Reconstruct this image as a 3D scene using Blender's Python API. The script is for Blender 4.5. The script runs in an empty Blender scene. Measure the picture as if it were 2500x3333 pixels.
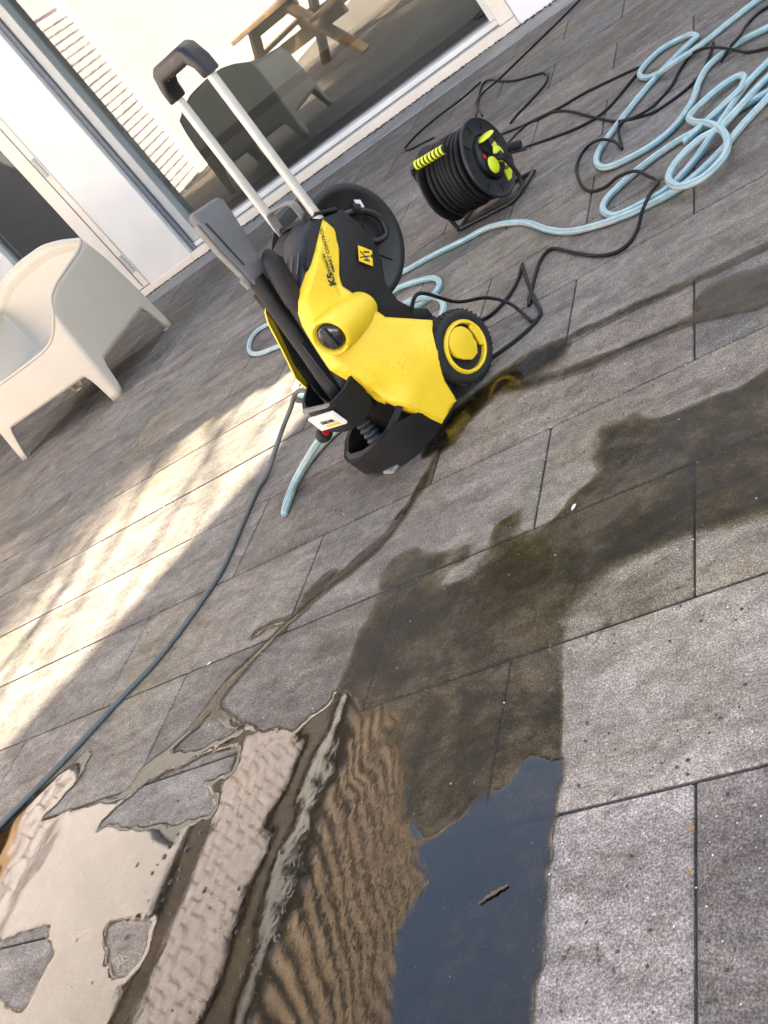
import bpy, bmesh, math, random
import numpy as np
from mathutils import Vector, Matrix
from mathutils.geometry import delaunay_2d_cdt

random.seed(7); rng = np.random.default_rng(7)
PI = math.pi
scene = bpy.context.scene
col = scene.collection

# ------------------------------------------------------------------ camera
EYE = Vector((0, 0, 0.93))
RC = ((0.76607685, 0.21684438, -0.60506592),      # image right, in world axes
      (-0.35844934, -0.63725678, -0.68221541),    # image down
      (-0.53351694, 0.73951491, -0.41045995))     # forward
FOC = 3428.877
right, down, fwd = (Vector(r) for r in RC)
cam_data = bpy.data.cameras.new('camera')
cam_data.sensor_fit = 'VERTICAL'; cam_data.sensor_height = 24.0
cam_data.lens = 24.0 * FOC / 3333.0
cam_data.clip_start = 0.02; cam_data.clip_end = 2000
cam = bpy.data.objects.new('camera', cam_data); col.objects.link(cam)
m = Matrix((right, -down, -fwd)).transposed().to_4x4(); m.translation = EYE
cam.matrix_world = m
scene.camera = cam

# ------------------------------------------------------------------ light
SUN_AZ, SUN_EL = math.radians(34), math.radians(40)
world = bpy.data.worlds.new('World'); scene.world = world; world.use_nodes = True
wn = world.node_tree.nodes; wl = world.node_tree.links
bg = wn['Background']; sky = wn.new('ShaderNodeTexSky')
sky.sky_type = 'NISHITA'; sky.sun_disc = False
sky.sun_elevation = SUN_EL; sky.sun_rotation = SUN_AZ
sky.air_density = 1.0; sky.dust_density = 2.5; sky.ozone_density = 1.0
wl.new(sky.outputs[0], bg.inputs[0]); bg.inputs[1].default_value = 0.10
sd = bpy.data.lights.new('sun', 'SUN'); sd.energy = 5.0; sd.angle = math.radians(0.5); sd.color = (1.0, 0.92, 0.83)
sun = bpy.data.objects.new('sun', sd); col.objects.link(sun)
SUNV = Vector((math.sin(SUN_AZ) * math.cos(SUN_EL), math.cos(SUN_AZ) * math.cos(SUN_EL), math.sin(SUN_EL)))
sun.rotation_euler = SUNV.to_track_quat('Z', 'Y').to_euler(); sun.location = SUNV * 20
vs = scene.view_settings
vs.view_transform = 'Standard'; vs.look = 'None'; vs.gamma = 1.0; vs.use_curve_mapping = False
vs.exposure = 2.78
vs.use_white_balance = True; vs.white_balance_temperature = 7300; vs.white_balance_tint = 9
scene.cycles.use_denoising = True
scene.cycles.max_bounces = 10; scene.cycles.transparent_max_bounces = 24
scene.cycles.caustics_reflective = False; scene.cycles.caustics_refractive = False

# ------------------------------------------------------------------ helpers
def ray(px, py):
    return right * (px - 1250) + down * (py - 1666.5) + fwd * FOC
def at(px, py, z=0.0):                    # point of the photograph -> point at height z
    d = ray(px, py); return EYE + d * ((z - EYE.z) / d.z)

def link(name, me, mat=None, parent=None):
    o = bpy.data.objects.new(name, me); col.objects.link(o)
    if mat is not None and me is not None: me.materials.append(mat)
    if parent is not None: o.parent = parent
    return o
def obj(name, bm, mat=None, parent=None, smooth=False, auto=None):
    me = bpy.data.meshes.new(name); bm.to_mesh(me); bm.free()
    if smooth or auto:
        me.polygons.foreach_set('use_smooth', [True] * len(me.polygons))
        if auto: me.set_sharp_from_angle(angle=math.radians(auto))
    return link(name, me, mat, parent)
def pymesh(name, v, f, mat=None, parent=None, smooth=False, auto=None):
    me = bpy.data.meshes.new(name); me.from_pydata([tuple(p) for p in v], [], [tuple(q) for q in f]); me.update()
    if smooth or auto:
        me.polygons.foreach_set('use_smooth', [True] * len(me.polygons))
        if auto: me.set_sharp_from_angle(angle=math.radians(auto))
    return link(name, me, mat, parent)
def thing(name, label, cat, loc=(0, 0, 0), rz=0, group=None):
    o = bpy.data.objects.new(name, None); col.objects.link(o); o.empty_display_size = 0.1
    o.location = loc; o.rotation_euler = (0, 0, rz)
    tag(o, label, cat, group); return o
def tag(o, label=None, cat=None, group=None, kind=None):
    if label: o['label'] = label
    if cat: o['category'] = cat
    if group: o['group'] = group
    if kind: o['kind'] = kind
    return o

def bx(bm, x0, x1, y0, y1, z0, z1, bevel=0.0, seg=1):
    r = bmesh.ops.create_cube(bm, size=1.0)
    vs_ = r['verts']
    for v in vs_:
        v.co = Vector((x0 + (v.co.x + .5) * (x1 - x0), y0 + (v.co.y + .5) * (y1 - y0), z0 + (v.co.z + .5) * (z1 - z0)))
    if bevel:
        es = list({e for v in vs_ for e in v.link_edges})
        bmesh.ops.bevel(bm, geom=es, offset=bevel, segments=seg, affect='EDGES', profile=0.5)
    return bm
def box(*a, **k): return bx(bmesh.new(), *a, **k)
def beam(p, q, w, h, up=(0, 0, 1), bevel=0.004, bm=None):
    """a squared bar from p to q"""
    bm = bm or bmesh.new(); p, q = Vector(p), Vector(q); d = (q - p); L = d.length; d.normalize()
    s = d.cross(Vector(up)); s = s.normalized() if s.length > 1e-6 else Vector((1, 0, 0)); u = s.cross(d)
    n0 = set(bm.verts)
    bx(bm, 0, L, -w / 2, w / 2, -h / 2, h / 2, bevel)
    M = Matrix((d, s, u)).transposed().to_4x4(); M.translation = p
    for v in bm.verts:
        if v not in n0: v.co = M @ v.co
    return bm
def prism(poly, lo, hi, axis='b', bevel=0.0, seg=2, bm=None):
    """polygon in two axes, extruded along the third: axis 'b' = y, 'z' = z, 'a' = x"""
    bm = bm or bmesh.new()
    def P(u, v, w):
        return {'b': (u, w, v), 'z': (u, v, w), 'a': (w, u, v)}[axis]
    A = [bm.verts.new(P(u, v, lo)) for u, v in poly]; B = [bm.verts.new(P(u, v, hi)) for u, v in poly]
    n = len(poly); fs = [bm.faces.new(A), bm.faces.new(B[::-1])]
    for i in range(n): fs.append(bm.faces.new((A[i], B[i], B[(i + 1) % n], A[(i + 1) % n])))
    bmesh.ops.recalc_face_normals(bm, faces=fs)
    if bevel:
        es = list({e for f in fs[:2] for e in f.edges})
        bmesh.ops.bevel(bm, geom=es, offset=bevel, segments=seg, affect='EDGES', profile=0.5, clamp_overlap=True)
    return bm
def smooth_path(pts, n=8):
    P = [Vector(p) for p in pts]; out = []
    P = [P[0] * 2 - P[1]] + P + [P[-1] * 2 - P[-2]]
    for i in range(1, len(P) - 2):
        a, b, c, d = P[i - 1:i + 3]
        for k in range(n):
            t = k / n
            out.append(.5 * ((2 * b) + (c - a) * t + (2 * a - 5 * b + 4 * c - d) * t * t + (3 * b - a - 3 * c + d) * t ** 3))
    out.append(P[-2]); return out
def tube_data(path, r, seg=12, sx=1.0, closed=False, twist=0.0):
    """rings along a path; returns verts, faces, uv-like angle per vert"""
    n = len(path); V = []; F = []; rr = r if hasattr(r, '__len__') else [r] * n
    ref = None; acc = 0
    for i, p in enumerate(path):
        d = path[(i + 1) % n] - path[i - 1] if closed else path[min(i + 1, n - 1)] - path[max(i - 1, 0)]
        d = d.normalized() if d.length > 1e-9 else Vector((0, 0, 1))
        if ref is None: ref = Vector((0, 0, 1)) if abs(d.z) < .9 else Vector((0, 1, 0))
        s = d.cross(ref); s = s.normalized() if s.length > 1e-6 else d.orthogonal().normalized()
        u = s.cross(d); ref = u
        for k in range(seg):
            a = 2 * PI * k / seg + twist * i
            V.append(p + s * math.cos(a) * rr[i] * sx + u * math.sin(a) * rr[i])
    m_ = n if closed else n - 1
    for i in range(m_):
        for k in range(seg):
            a = i * seg + k; b = i * seg + (k + 1) % seg; j = (i + 1) % n
            F.append((a, b, j * seg + (k + 1) % seg, j * seg + k))
    if not closed: F += [tuple(range(seg))[::-1], tuple((n - 1) * seg + k for k in range(seg))]
    return V, F
def tube(name, pts, r, mat, parent=None, seg=12, n=8, sx=1.0, closed=False, raw=False):
    path = [Vector(p) for p in pts] if raw else smooth_path(pts, n)
    V, F = tube_data(path, r, seg, sx, closed)
    return pymesh(name, V, F, mat, parent, auto=50)
def lathe(profile, seg=48, axis='b', centre=(0, 0, 0), close=True):
    """profile [(radius, along)] turned about an axis through centre"""
    V = []; F = []; n = len(profile); c = Vector(centre)
    for i in range(seg):
        t = 2 * PI * i / seg
        for r, h in profile:
            q = {'b': (r * math.cos(t), h, r * math.sin(t)), 'z': (r * math.cos(t), r * math.sin(t), h), 'a': (h, r * math.cos(t), r * math.sin(t))}[axis]
            V.append(c + Vector(q))
    for i in range(seg):
        j = (i + 1) % seg
        for k in range(n - 1): F.append((i * n + k, j * n + k, j * n + k + 1, i * n + k + 1))
    bm = bmesh.new(); vv = [bm.verts.new(v) for v in V]
    for f in F: bm.faces.new([vv[i] for i in f])
    bmesh.ops.remove_doubles(bm, verts=bm.verts, dist=1e-6)
    bmesh.ops.recalc_face_normals(bm, faces=bm.faces)
    return bm
def seg_dist(X, Y, poly, closed=True):
    n = len(poly); D = np.full(X.shape, 1e9)
    for i in range(n if closed else n - 1):
        ax, ay = poly[i][:2]; bx_, by = poly[(i + 1) % n][:2]; dx, dy = bx_ - ax, by - ay
        t = np.clip(((X - ax) * dx + (Y - ay) * dy) / (dx * dx + dy * dy + 1e-12), 0, 1)
        D = np.minimum(D, np.hypot(X - ax - t * dx, Y - ay - t * dy))
    return D
def inside(X, Y, poly):
    r = np.zeros(X.shape, bool); n = len(poly)
    for i in range(n):
        ax, ay = poly[i][:2]; bx_, by = poly[(i + 1) % n][:2]
        if ay == by: continue
        c = ((ay > Y) != (by > Y)) & (X < (bx_ - ax) * (Y - ay) / (by - ay) + ax); r ^= c
    return r
def sdf(X, Y, poly):                       # positive inside
    d = seg_dist(X, Y, poly); return np.where(inside(X, Y, poly), d, -d)
def resample(poly, step):
    out = []; n = len(poly)
    for i in range(n):
        a = Vector(poly[i]); b = Vector(poly[(i + 1) % n]); k = max(1, round((b - a).length / step))
        out += [tuple(a.lerp(b, j / k)) for j in range(k)]
    return out
def relief(name, poly, hfun, R, depth, mat, parent, step=0.007, flip=1, auto=40):
    """a moulded panel: polygon in (a, z), outer face b = hfun(a, z), rolled edges, skirt of the given depth"""
    B = resample(poly, step); arr = np.array(B)
    gx_, gz_ = np.meshgrid(np.arange(arr[:, 0].min(), arr[:, 0].max(), step), np.arange(arr[:, 1].min(), arr[:, 1].max(), step))
    S = sdf(gx_, gz_, B); k = S > step * .55
    pts = [Vector(p) for p in B] + [Vector(p) for p in zip(gx_[k], gz_[k])]
    nb = len(B)
    V2, E2, F2, *_ = delaunay_2d_cdt(pts, [(i, (i + 1) % nb) for i in range(nb)], [], 1, 1e-7)
    P = np.array([tuple(v) for v in V2]); d = np.clip(seg_dist(P[:, 0], P[:, 1], B), 0, R)
    roll = R - np.sqrt(np.maximum(R * R - (R - d) ** 2, 0))
    V = [Vector((p[0], flip * 1.0 * (hfun(p[0], p[1]) - r_), p[1])) for p, r_ in zip(P, roll)]
    bm = bmesh.new(); vv = [bm.verts.new(v) for v in V]
    for f in F2:
        try: bm.faces.new([vv[i] for i in f])
        except ValueError: pass
    be = [e for e in bm.edges if len(e.link_faces) == 1]
    r = bmesh.ops.extrude_edge_only(bm, edges=be)
    for v in r['geom']:
        if isinstance(v, bmesh.types.BMVert): v.co.y -= depth * flip
    bmesh.ops.recalc_face_normals(bm, faces=bm.faces)
    return obj(name, bm, mat, parent, auto=auto)
def text_mesh(name, txt, size, mat, parent, origin, xdir, ydir, squash=1.0, bold=0.0, extrude=0.0004):
    cu = bpy.data.curves.new(name, 'FONT'); cu.body = txt; cu.size = size; cu.extrude = extrude; cu.offset = bold
    t = bpy.data.objects.new(name, cu); me = bpy.data.meshes.new_from_object(t)
    bpy.data.objects.remove(t); me.name = name
    X = Vector(xdir).normalized(); Y = Vector(ydir).normalized(); Z = X.cross(Y); o_ = Vector(origin)
    for v in me.vertices: v.co = o_ + X * v.co.x * squash + Y * v.co.y + Z * v.co.z
    me.materials.clear()
    return link(name, me, mat, parent)

# ------------------------------------------------------------------ materials
class NT:
    def __init__(s, name):
        s.m = bpy.data.materials.new(name); s.m.use_nodes = True
        s.t = s.m.node_tree; s.n = s.t.nodes; s.l = s.t.links
        s.b = s.n['Principled BSDF']; s.out = s.n['Material Output']
    def node(s, t, **k):
        x = s.n.new(t)
        for a, v in k.items():
            if a.startswith('i_'): x.inputs[a[2:].replace('_', ' ')].default_value = v
            else: setattr(x, a, v)
        return x
    def coord(s, kind='Object', scale=(1, 1, 1), rot=(0, 0, 0)):
        if kind == 'World':
            g = s.node('ShaderNodeNewGeometry'); src = g.outputs['Position']
        else: src = s.node('ShaderNodeTexCoord').outputs[kind]
        mp = s.node('ShaderNodeMapping'); mp.inputs['Scale'].default_value = scale; mp.inputs['Rotation'].default_value = rot
        s.l.new(src, mp.inputs['Vector']); return mp.outputs[0]
    def noise(s, vec, scale, detail=4, rough=.6, dist=0.0):
        x = s.node('ShaderNodeTexNoise'); x.inputs['Scale'].default_value = scale; x.inputs['Detail'].default_value = detail
        x.inputs['Roughness'].default_value = rough; x.inputs['Distortion'].default_value = dist
        s.l.new(vec, x.inputs['Vector']); return x.outputs['Fac']
    def voro(s, vec, scale, feature='F1', rnd=1.0):
        x = s.node('ShaderNodeTexVoronoi', feature=feature); x.inputs['Scale'].default_value = scale; x.inputs['Randomness'].default_value = rnd
        s.l.new(vec, x.inputs['Vector']); return x
    def ramp(s, fac, stops, interp='LINEAR'):
        x = s.node('ShaderNodeValToRGB'); x.color_ramp.interpolation = interp; e = x.color_ramp.elements
        while len(e) < len(stops): e.new(.5)
        for q, (p, c) in zip(e, stops):
            q.position = p; q.color = (c, c, c, 1) if not hasattr(c, '__len__') else (*c, 1)
        s.l.new(fac, x.inputs[0]); return x.outputs[0]
    def mix(s, fac, a, b, mode='MIX'):
        x = s.node('ShaderNodeMix', data_type='RGBA', blend_type=mode)
        for sock, v in ((x.inputs[0], fac), (x.inputs[6], a), (x.inputs[7], b)):
            if hasattr(v, 'is_linked') or isinstance(v, bpy.types.NodeSocket): s.l.new(v, sock)
            else: sock.default_value = v if not hasattr(v, '__len__') else ((*v, 1) if len(v) == 3 else v)
        return x.outputs[2]
    def math(s, op, a, b=0.0, clamp=False):
        x = s.node('ShaderNodeMath', operation=op, use_clamp=clamp)
        for sock, v in ((x.inputs[0], a), (x.inputs[1], b)):
            if isinstance(v, bpy.types.NodeSocket): s.l.new(v, sock)
            else: sock.default_value = v
        return x.outputs[0]
    def bump(s, h, strength=.3, dist=.01, normal=None):
        x = s.node('ShaderNodeBump'); x.inputs['Strength'].default_value = strength; x.inputs['Distance'].default_value = dist
        s.l.new(h, x.inputs['Height'])
        if normal: s.l.new(normal, x.inputs['Normal'])
        return x.outputs[0]
    def set(s, **k):
        for a, v in k.items():
            sock = s.b.inputs[a.replace('_', ' ')]
            if isinstance(v, bpy.types.NodeSocket): s.l.new(v, sock)
            else: sock.default_value = (*v, 1) if hasattr(v, '__len__') and len(v) == 3 and sock.type == 'RGBA' else v
        return s

def plain(name, c, rough=.5, var=.12, scale=18, bump=.0, bscale=300, metallic=0.0, dirt=None, spec=.5):
    t = NT(name); v = t.coord('Object'); n = t.noise(v, scale, 5)
    lo = tuple(x * (1 - var) for x in c); hi = tuple(min(1, x * (1 + var)) for x in c)
    colr = t.ramp(n, [(.3, lo), (.7, hi)])
    if dirt:
        d = t.noise(v, dirt[1], 6, .7); colr = t.mix(t.ramp(d, [(dirt[2], 0.0), (dirt[2] + .12, 1.0)]), colr, dirt[0])
    t.set(Base_Color=colr, Roughness=t.ramp(t.noise(v, scale * 2.3, 4), [(.25, max(.02, rough - .08)), (.75, min(1, rough + .08))]), Metallic=metallic)
    t.b.inputs['Specular IOR Level'].default_value = spec
    if bump: t.set(Normal=t.bump(t.noise(v, bscale, 3), bump, .002))
    return t.m

def mat_paver():
    t = NT('paver_concrete')
    w = t.coord('World')
    oi = t.node('ShaderNodeObjectInfo')
    base = t.ramp(t.noise(w, 1.7, 4), [(.25, (.150, .132, .112)), (.5, (.192, .175, .156)), (.8, (.225, .212, .196))])
    # long smears along the boards of the paving
    st = t.noise(t.coord('World', (1.7, 6, 1), (0, 0, .12)), 1.4, 7, .7, 1.3)
    base = t.mix(t.ramp(st, [(.38, 0.0), (.62, .75)]), base, t.mix(.5, base, (.27, .245, .215)))
    st2 = t.noise(t.coord('World', (1.8, 5, 1), (0, 0, .35)), 1.9, 6, .72, 1.0)
    base = t.mix(t.ramp(st2, [(.42, .62), (.58, 0.0)]), base, (.105, .09, .08))
    moss = t.noise(w, 2.3, 5, .65)
    base = t.mix(t.ramp(moss, [(.50, 0.0), (.70, .6)]), base, (.14, .135, .075))
    blot = t.noise(w, 9, 6, .7)
    base = t.mix(t.ramp(blot, [(.3, .45), (.45, 0.0)]), base, (.11, .1, .092))
    mott = t.noise(w, 42, 7, .78)
    base = t.mix(1.0, base, t.ramp(mott, [(.34, (.68, .67, .65)), (.5, (.97, .97, .96)), (.64, (1.22, 1.21, 1.21))]), 'MULTIPLY')
    mott2 = t.noise(t.coord('World', (1, 1.7, 1), (0, 0, .3)), 7.5, 7, .75, .8)
    base = t.mix(1.0, base, t.ramp(mott2, [(.34, (.66, .63, .58)), (.5, (1, 1, 1)), (.66, (1.22, 1.2, 1.17))]), 'MULTIPLY')
    # grain and the light stones in the concrete
    gr = t.noise(w, 300, 5, .9)
    base = t.mix(.8, base, t.ramp(gr, [(.38, .06), (.5, .56), (.60, 1.4), (.70, 2.2)]), 'MULTIPLY')
    base = t.mix(1.0, base, (1.22, 1.22, 1.22), 'MULTIPLY')
    base = t.mix(1.0, base, (1.38, 1.34, 1.28), 'MULTIPLY')
    vo = t.voro(w, 120)
    spk = t.math('LESS_THAN', vo.outputs['Distance'], .2)
    pick = t.node('ShaderNodeSeparateColor'); t.l.new(vo.outputs['Color'], pick.inputs[0])
    spk = t.math('MULTIPLY', spk, t.math('GREATER_THAN', pick.outputs[0], .90))
    base = t.mix(t.math('MULTIPLY', spk, .55), base, (.48, .46, .43))
    vo2 = t.voro(w, 260); pick2 = t.node('ShaderNodeSeparateColor'); t.l.new(vo2.outputs['Color'], pick2.inputs[0])
    dk = t.math('MULTIPLY', t.math('LESS_THAN', vo2.outputs['Distance'], .3), t.math('GREATER_THAN', pick2.outputs[1], .93))
    base = t.mix(dk, base, (.07, .065, .06))
    tone = t.mix(1.0, base, oi.outputs['Color'], 'MULTIPLY')
    t.set(Base_Color=tone, Roughness=.78)
    t.b.inputs['Specular IOR Level'].default_value = .35
    nrm = t.bump(t.noise(w, 420, 4, .7), .55, .0016)
    nrm = t.bump(t.noise(w, 30, 4), .25, .004, nrm)
    t.set(Normal=nrm); return t.m
M = {}
M['paver'] = mat_paver()
M['joint'] = plain('joint_sand', (.06, .052, .042), .95, .4, 60, .5, 300)
M['strip'] = plain('smooth_concrete', (.27, .262, .24), .8, .2, 5, .3, 250, dirt=((.12, .11, .09), 9, .6))
M['white_paint'] = plain('white_paint', (.74, .72, .68), .5, .05, 4, .1, 200)
M['cream_frame'] = plain('cream_frame', (.78, .70, .60), .38, .05, 5)
M['grey_seal'] = plain('grey_seal', (.16, .17, .18), .5, .1)
M['grey_frame'] = plain('grey_frame', (.45, .46, .44), .4, .05)
M['plaster'] = plain('white_plaster', (.88, .83, .83), .8, .07, 3, .5, 40, dirt=((.6, .56, .52), 5, .68))
M['brick'] = plain('painted_brick', (.87, .81, .81), .75, .09, 9, .5, 120)
M['dark_wood'] = plain('dark_timber', (.07, .05, .035), .7, .3, 8)
M['roof_tile'] = plain('brown_roof_tile', (.33, .245, .18), .8, .5, 9, .4, 90)
M['gutter'] = plain('zinc_gutter', (.22, .22, .23), .5, .15, 8)
M['yellow'] = plain('yellow_plastic', (.88, .60, .022), .46, .04, 14, .12, 900, dirt=((.45, .30, .03), 85, .69))
def mat_yellow():
    t = NT('speckled_yellow_plastic'); v = t.coord('Object')
    c = t.ramp(t.noise(v, 14, 5), [(.3, (.78, .53, .026)), (.7, (.85, .59, .036))])
    vo = t.voro(v, 210); pk = t.node('ShaderNodeSeparateColor'); t.l.new(vo.outputs['Color'], pk.inputs[0])
    sp = t.math('MULTIPLY', t.math('LESS_THAN', vo.outputs['Distance'], .26), t.math('GREATER_THAN', pk.outputs[0], .72))
    sp = t.math('MULTIPLY', sp, t.ramp(t.noise(v, 16, 4), [(.46, 0.0), (.62, .85)]))
    c = t.mix(sp, c, (.30, .19, .03))
    c = t.mix(t.ramp(t.noise(v, 7, 6, .7), [(.55, 0.0), (.75, .25)]), c, (.55, .40, .08))
    t.set(Base_Color=c, Roughness=t.ramp(t.noise(v, 30, 4), [(.3, .36), (.7, .52)]), Normal=t.bump(t.noise(v, 900, 3), .12, .002)); return t.m
M['yellow'] = mat_yellow()
M['black_plastic'] = plain('black_plastic', (.007, .007, .0075), .45, .35, 25, .25, 900)
M['black_soft'] = plain('matt_black_plastic', (.009, .0088, .009), .55, .3, 25, .3, 700, spec=.35)
M['charcoal'] = plain('charcoal_plastic', (.016, .0175, .021), .48, .2, 25, .2, 700, spec=.4)
M['grey_plastic'] = plain('grey_plastic', (.115, .115, .118), .55, .18, 16, .3, 600, dirt=((.26, .25, .23), 40, .63))
M['mid_grey'] = plain('dusty_grey_plastic', (.2, .19, .175), .6, .15, 25, .2, 600)
M['rubber'] = plain('black_rubber', (.009, .009, .009), .75, .35, 40, .4, 400)
M['alu'] = plain('satin_aluminium', (.52, .51, .47), .42, .05, 60, .15, 900, metallic=.55)
M['sticker_white'] = plain('label_white', (.80, .75, .70), .45, .03)
M['sticker_yellow'] = plain('label_yellow', (.85, .56, .02), .45, .05)
M['ink'] = plain('print_black', (.02, .02, .02), .5, .1)
M['dial_glass'] = plain('dial_black', (.012, .013, .015), .16, .2, spec=.7)
M['chair'] = plain('white_plastic', (.51, .455, .37), .42, .03, 6, .06, 500)
M['wood'] = plain('weathered_wood', (.40, .26, .14), .75, .3, 7, .4, 60)
M['lime'] = plain('lime_plastic', (.66, .72, .03), .4, .06)
M['red'] = plain('red_plastic', (.5, .02, .02), .4, .05)
M['cable'] = plain('black_cable', (.010, .0095, .0095), .6, .2, 40, spec=.2)
M['pressure_hose'] = plain('grey_pressure_hose', (.075, .085, .085), .5, .15, 30, .1, 500)
M['leaf'] = plain('dry_leaf', (.30, .17, .06), .8, .4, 30)
M['litter'] = plain('dark_litter', (.055, .045, .035), .9, .6, 200)
M['bark'] = plain('bark', (.10, .075, .055), .9, .3, 12, .6, 60)
M['foliage'] = plain('foliage', (.06, .09, .025), .6, .4, 8)
M['room_floor'] = plain('room_floor', (.10, .095, .09), .55, .2, 3)
M['room_wall'] = plain('room_wall', (.20, .19, .18), .8, .1, 2)

def mat_pantile():
    t = NT('brown_pantile'); sp = t.node('ShaderNodeSeparateXYZ'); t.l.new(t.coord('Object'), sp.inputs[0])
    n = t.noise(t.coord('Object'), 5, 6, .7)
    c = t.ramp(n, [(.3, (.17, .115, .08)), (.7, (.40, .30, .215))])
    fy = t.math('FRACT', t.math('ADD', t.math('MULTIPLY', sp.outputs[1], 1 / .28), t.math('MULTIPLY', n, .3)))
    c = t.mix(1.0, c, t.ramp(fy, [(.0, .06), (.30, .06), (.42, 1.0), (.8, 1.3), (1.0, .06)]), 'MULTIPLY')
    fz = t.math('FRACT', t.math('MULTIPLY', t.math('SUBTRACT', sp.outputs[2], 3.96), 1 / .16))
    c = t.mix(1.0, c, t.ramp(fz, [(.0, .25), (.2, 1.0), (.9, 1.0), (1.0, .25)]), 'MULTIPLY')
    t.set(Base_Color=c, Roughness=.85); return t.m
M['pantile'] = mat_pantile()

def mat_glass():
    t = NT('window_glass'); g = t.node('ShaderNodeNewGeometry')
    dp = t.node('ShaderNodeVectorMath', operation='DOT_PRODUCT')
    t.l.new(g.outputs['Normal'], dp.inputs[0]); t.l.new(g.outputs['Incoming'], dp.inputs[1])
    c = t.math('SUBTRACT', 1.0, t.math('ABSOLUTE', dp.outputs['Value']))
    f = t.math('ADD', t.math('MULTIPLY', t.math('POWER', c, 5.0), .9), .045)
    f = t.math('MULTIPLY', f, 3.3, True)
    gl = t.node('ShaderNodeBsdfGlossy'); gl.inputs['Roughness'].default_value = 0.0; gl.inputs['Color'].default_value = (1, .97, .97, 1)
    tr = t.node('ShaderNodeBsdfTransparent'); tr.inputs['Color'].default_value = (.80, .84, .82, 1)
    mx = t.node('ShaderNodeMixShader'); t.l.new(f, mx.inputs[0]); t.l.new(tr.outputs[0], mx.inputs[1]); t.l.new(gl.outputs[0], mx.inputs[2])
    t.l.new(mx.outputs[0], t.out.inputs[0]); return t.m
M['glass'] = mat_glass()

def mat_water(name, tint, rough, wave, fine, gain=0.0, tscale=3.1):
    t = NT(name); w = t.coord('World')
    ea = t.node('ShaderNodeAttribute', attribute_name='edge').outputs['Fac']; ra = t.node('ShaderNodeAttribute', attribute_name='ripple').outputs['Fac']
    f = t.node('ShaderNodeFresnel'); f.inputs['IOR'].default_value = 1.33 + gain
    gl = t.node('ShaderNodeBsdfGlossy'); gl.inputs['Color'].default_value = (1, 1, 1, 1)
    t.l.new(t.ramp(t.noise(w, 4.5, 5, .7, 1.0), [(.44, rough * .25), (.58, rough * 2.0)]), gl.inputs['Roughness'])
    tr = t.node('ShaderNodeBsdfTransparent')
    mud = t.noise(w, tscale, 7, .72, .6)
    tc = t.ramp(t.math('ADD', t.math('MULTIPLY', mud, .65), t.math('MULTIPLY', t.noise(w, tscale * 5, 6, .75), .35)), [(.44, tint[0]), (.5, tint[1]), (.555, tint[2])])
    t.l.new(t.mix(ea, (1, 1, 1), tc), tr.inputs['Color'])
    mx = t.node('ShaderNodeMixShader'); t.l.new(t.math('MULTIPLY', f.outputs[0], ea), mx.inputs[0]); t.l.new(tr.outputs[0], mx.inputs[1]); t.l.new(gl.outputs[0], mx.inputs[2])
    wav = t.noise(t.coord('World', (1.0, 1.0, 1), (0, 0, .5)), 34, 2, .5, .6)
    mask = t.math('ADD', t.ramp(t.noise(w, 2.2, 2), [(.45, .0), (.7, .35)]), ra)
    nrm = t.bump(t.math('MULTIPLY', wav, mask), wave, .01)
    rw = t.noise(t.coord('World', (1.0, .35, 1), (0, 0, -.55)), 85, 3, .55, 1.2)
    nrm = t.bump(t.math('MULTIPLY', rw, t.math('ADD', ra, .10)), wave * 1.2, .004, nrm)
    nrm = t.bump(t.noise(w, 260, 3, .6), fine, .002, nrm)
    t.l.new(nrm, gl.inputs['Normal']); t.l.new(nrm, f.inputs['Normal'])
    t.l.new(mx.outputs[0], t.out.inputs[0]); return t.m
M['water'] = mat_water('puddle_water', ((.66, .58, .45), (.54, .46, .34), (.42, .36, .22)), .0, .024, .005, .22)
M['damp'] = mat_water('damp_film', ((.80, .72, .55), (.51, .43, .24), (.33, .30, .09)), .20, .15, .5, -.05, 5.0)

def mat_hose():
    t = NT('striped_hose'); a = t.node('ShaderNodeAttribute', attribute_name='ang')
    s = t.math('FRACT', t.math('MULTIPLY', a.outputs['Fac'], 1.0))
    tri = t.math('ABSOLUTE', t.math('SUBTRACT', s, .5))
    colr = t.ramp(t.math('MULTIPLY', tri, 2.0), [(.0, (.16, .43, .47)), (.22, (.16, .42, .46)), (.27, (.46, .46, .42)), (.74, (.43, .43, .40)), (.82, (.13, .36, .41)), (1.0, (.13, .36, .41))])
    n = t.noise(t.coord('World'), 40, 4)
    colr = t.mix(1.0, colr, t.ramp(n, [(.3, .82), (.7, 1.08)]), 'MULTIPLY')
    t.set(Base_Color=colr, Roughness=.45); return t.m
M['hose'] = mat_hose()
def hose(name, pts, r, parent=None, n=8, k=3):
    path = smooth_path(pts, n); seg = 18
    V, F = tube_data(path, r, seg)
    o = pymesh(name, V, F, M['hose'], parent, smooth=True)
    at_ = o.data.attributes.new('ang', 'FLOAT', 'POINT')
    L = [0.0]
    for i in range(1, len(path)): L.append(L[-1] + (path[i] - path[i - 1]).length)
    vals = [((kk if kk <= seg / 2 else seg - kk) / (seg / 2) * k / 2 + L[i] * .9) % 1e6 for i in range(len(path)) for kk in range(seg)]
    at_.data.foreach_set('value', vals); return o

# ================================================================== setting
bm = bmesh.new()
vv = [bm.verts.new(p) for p in ((-400, -400, -.018), (400, -400, -.018), (400, 400, -.018), (-400, 400, -.018))]; bm.faces.new(vv)
ground = tag(obj('ground', bm, M['joint']), kind='structure')
bed = tag(obj('patio_bed', box(-6.4, 2.6, -8, 5.5, -.06, -.007), M['joint']), kind='structure')

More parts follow.
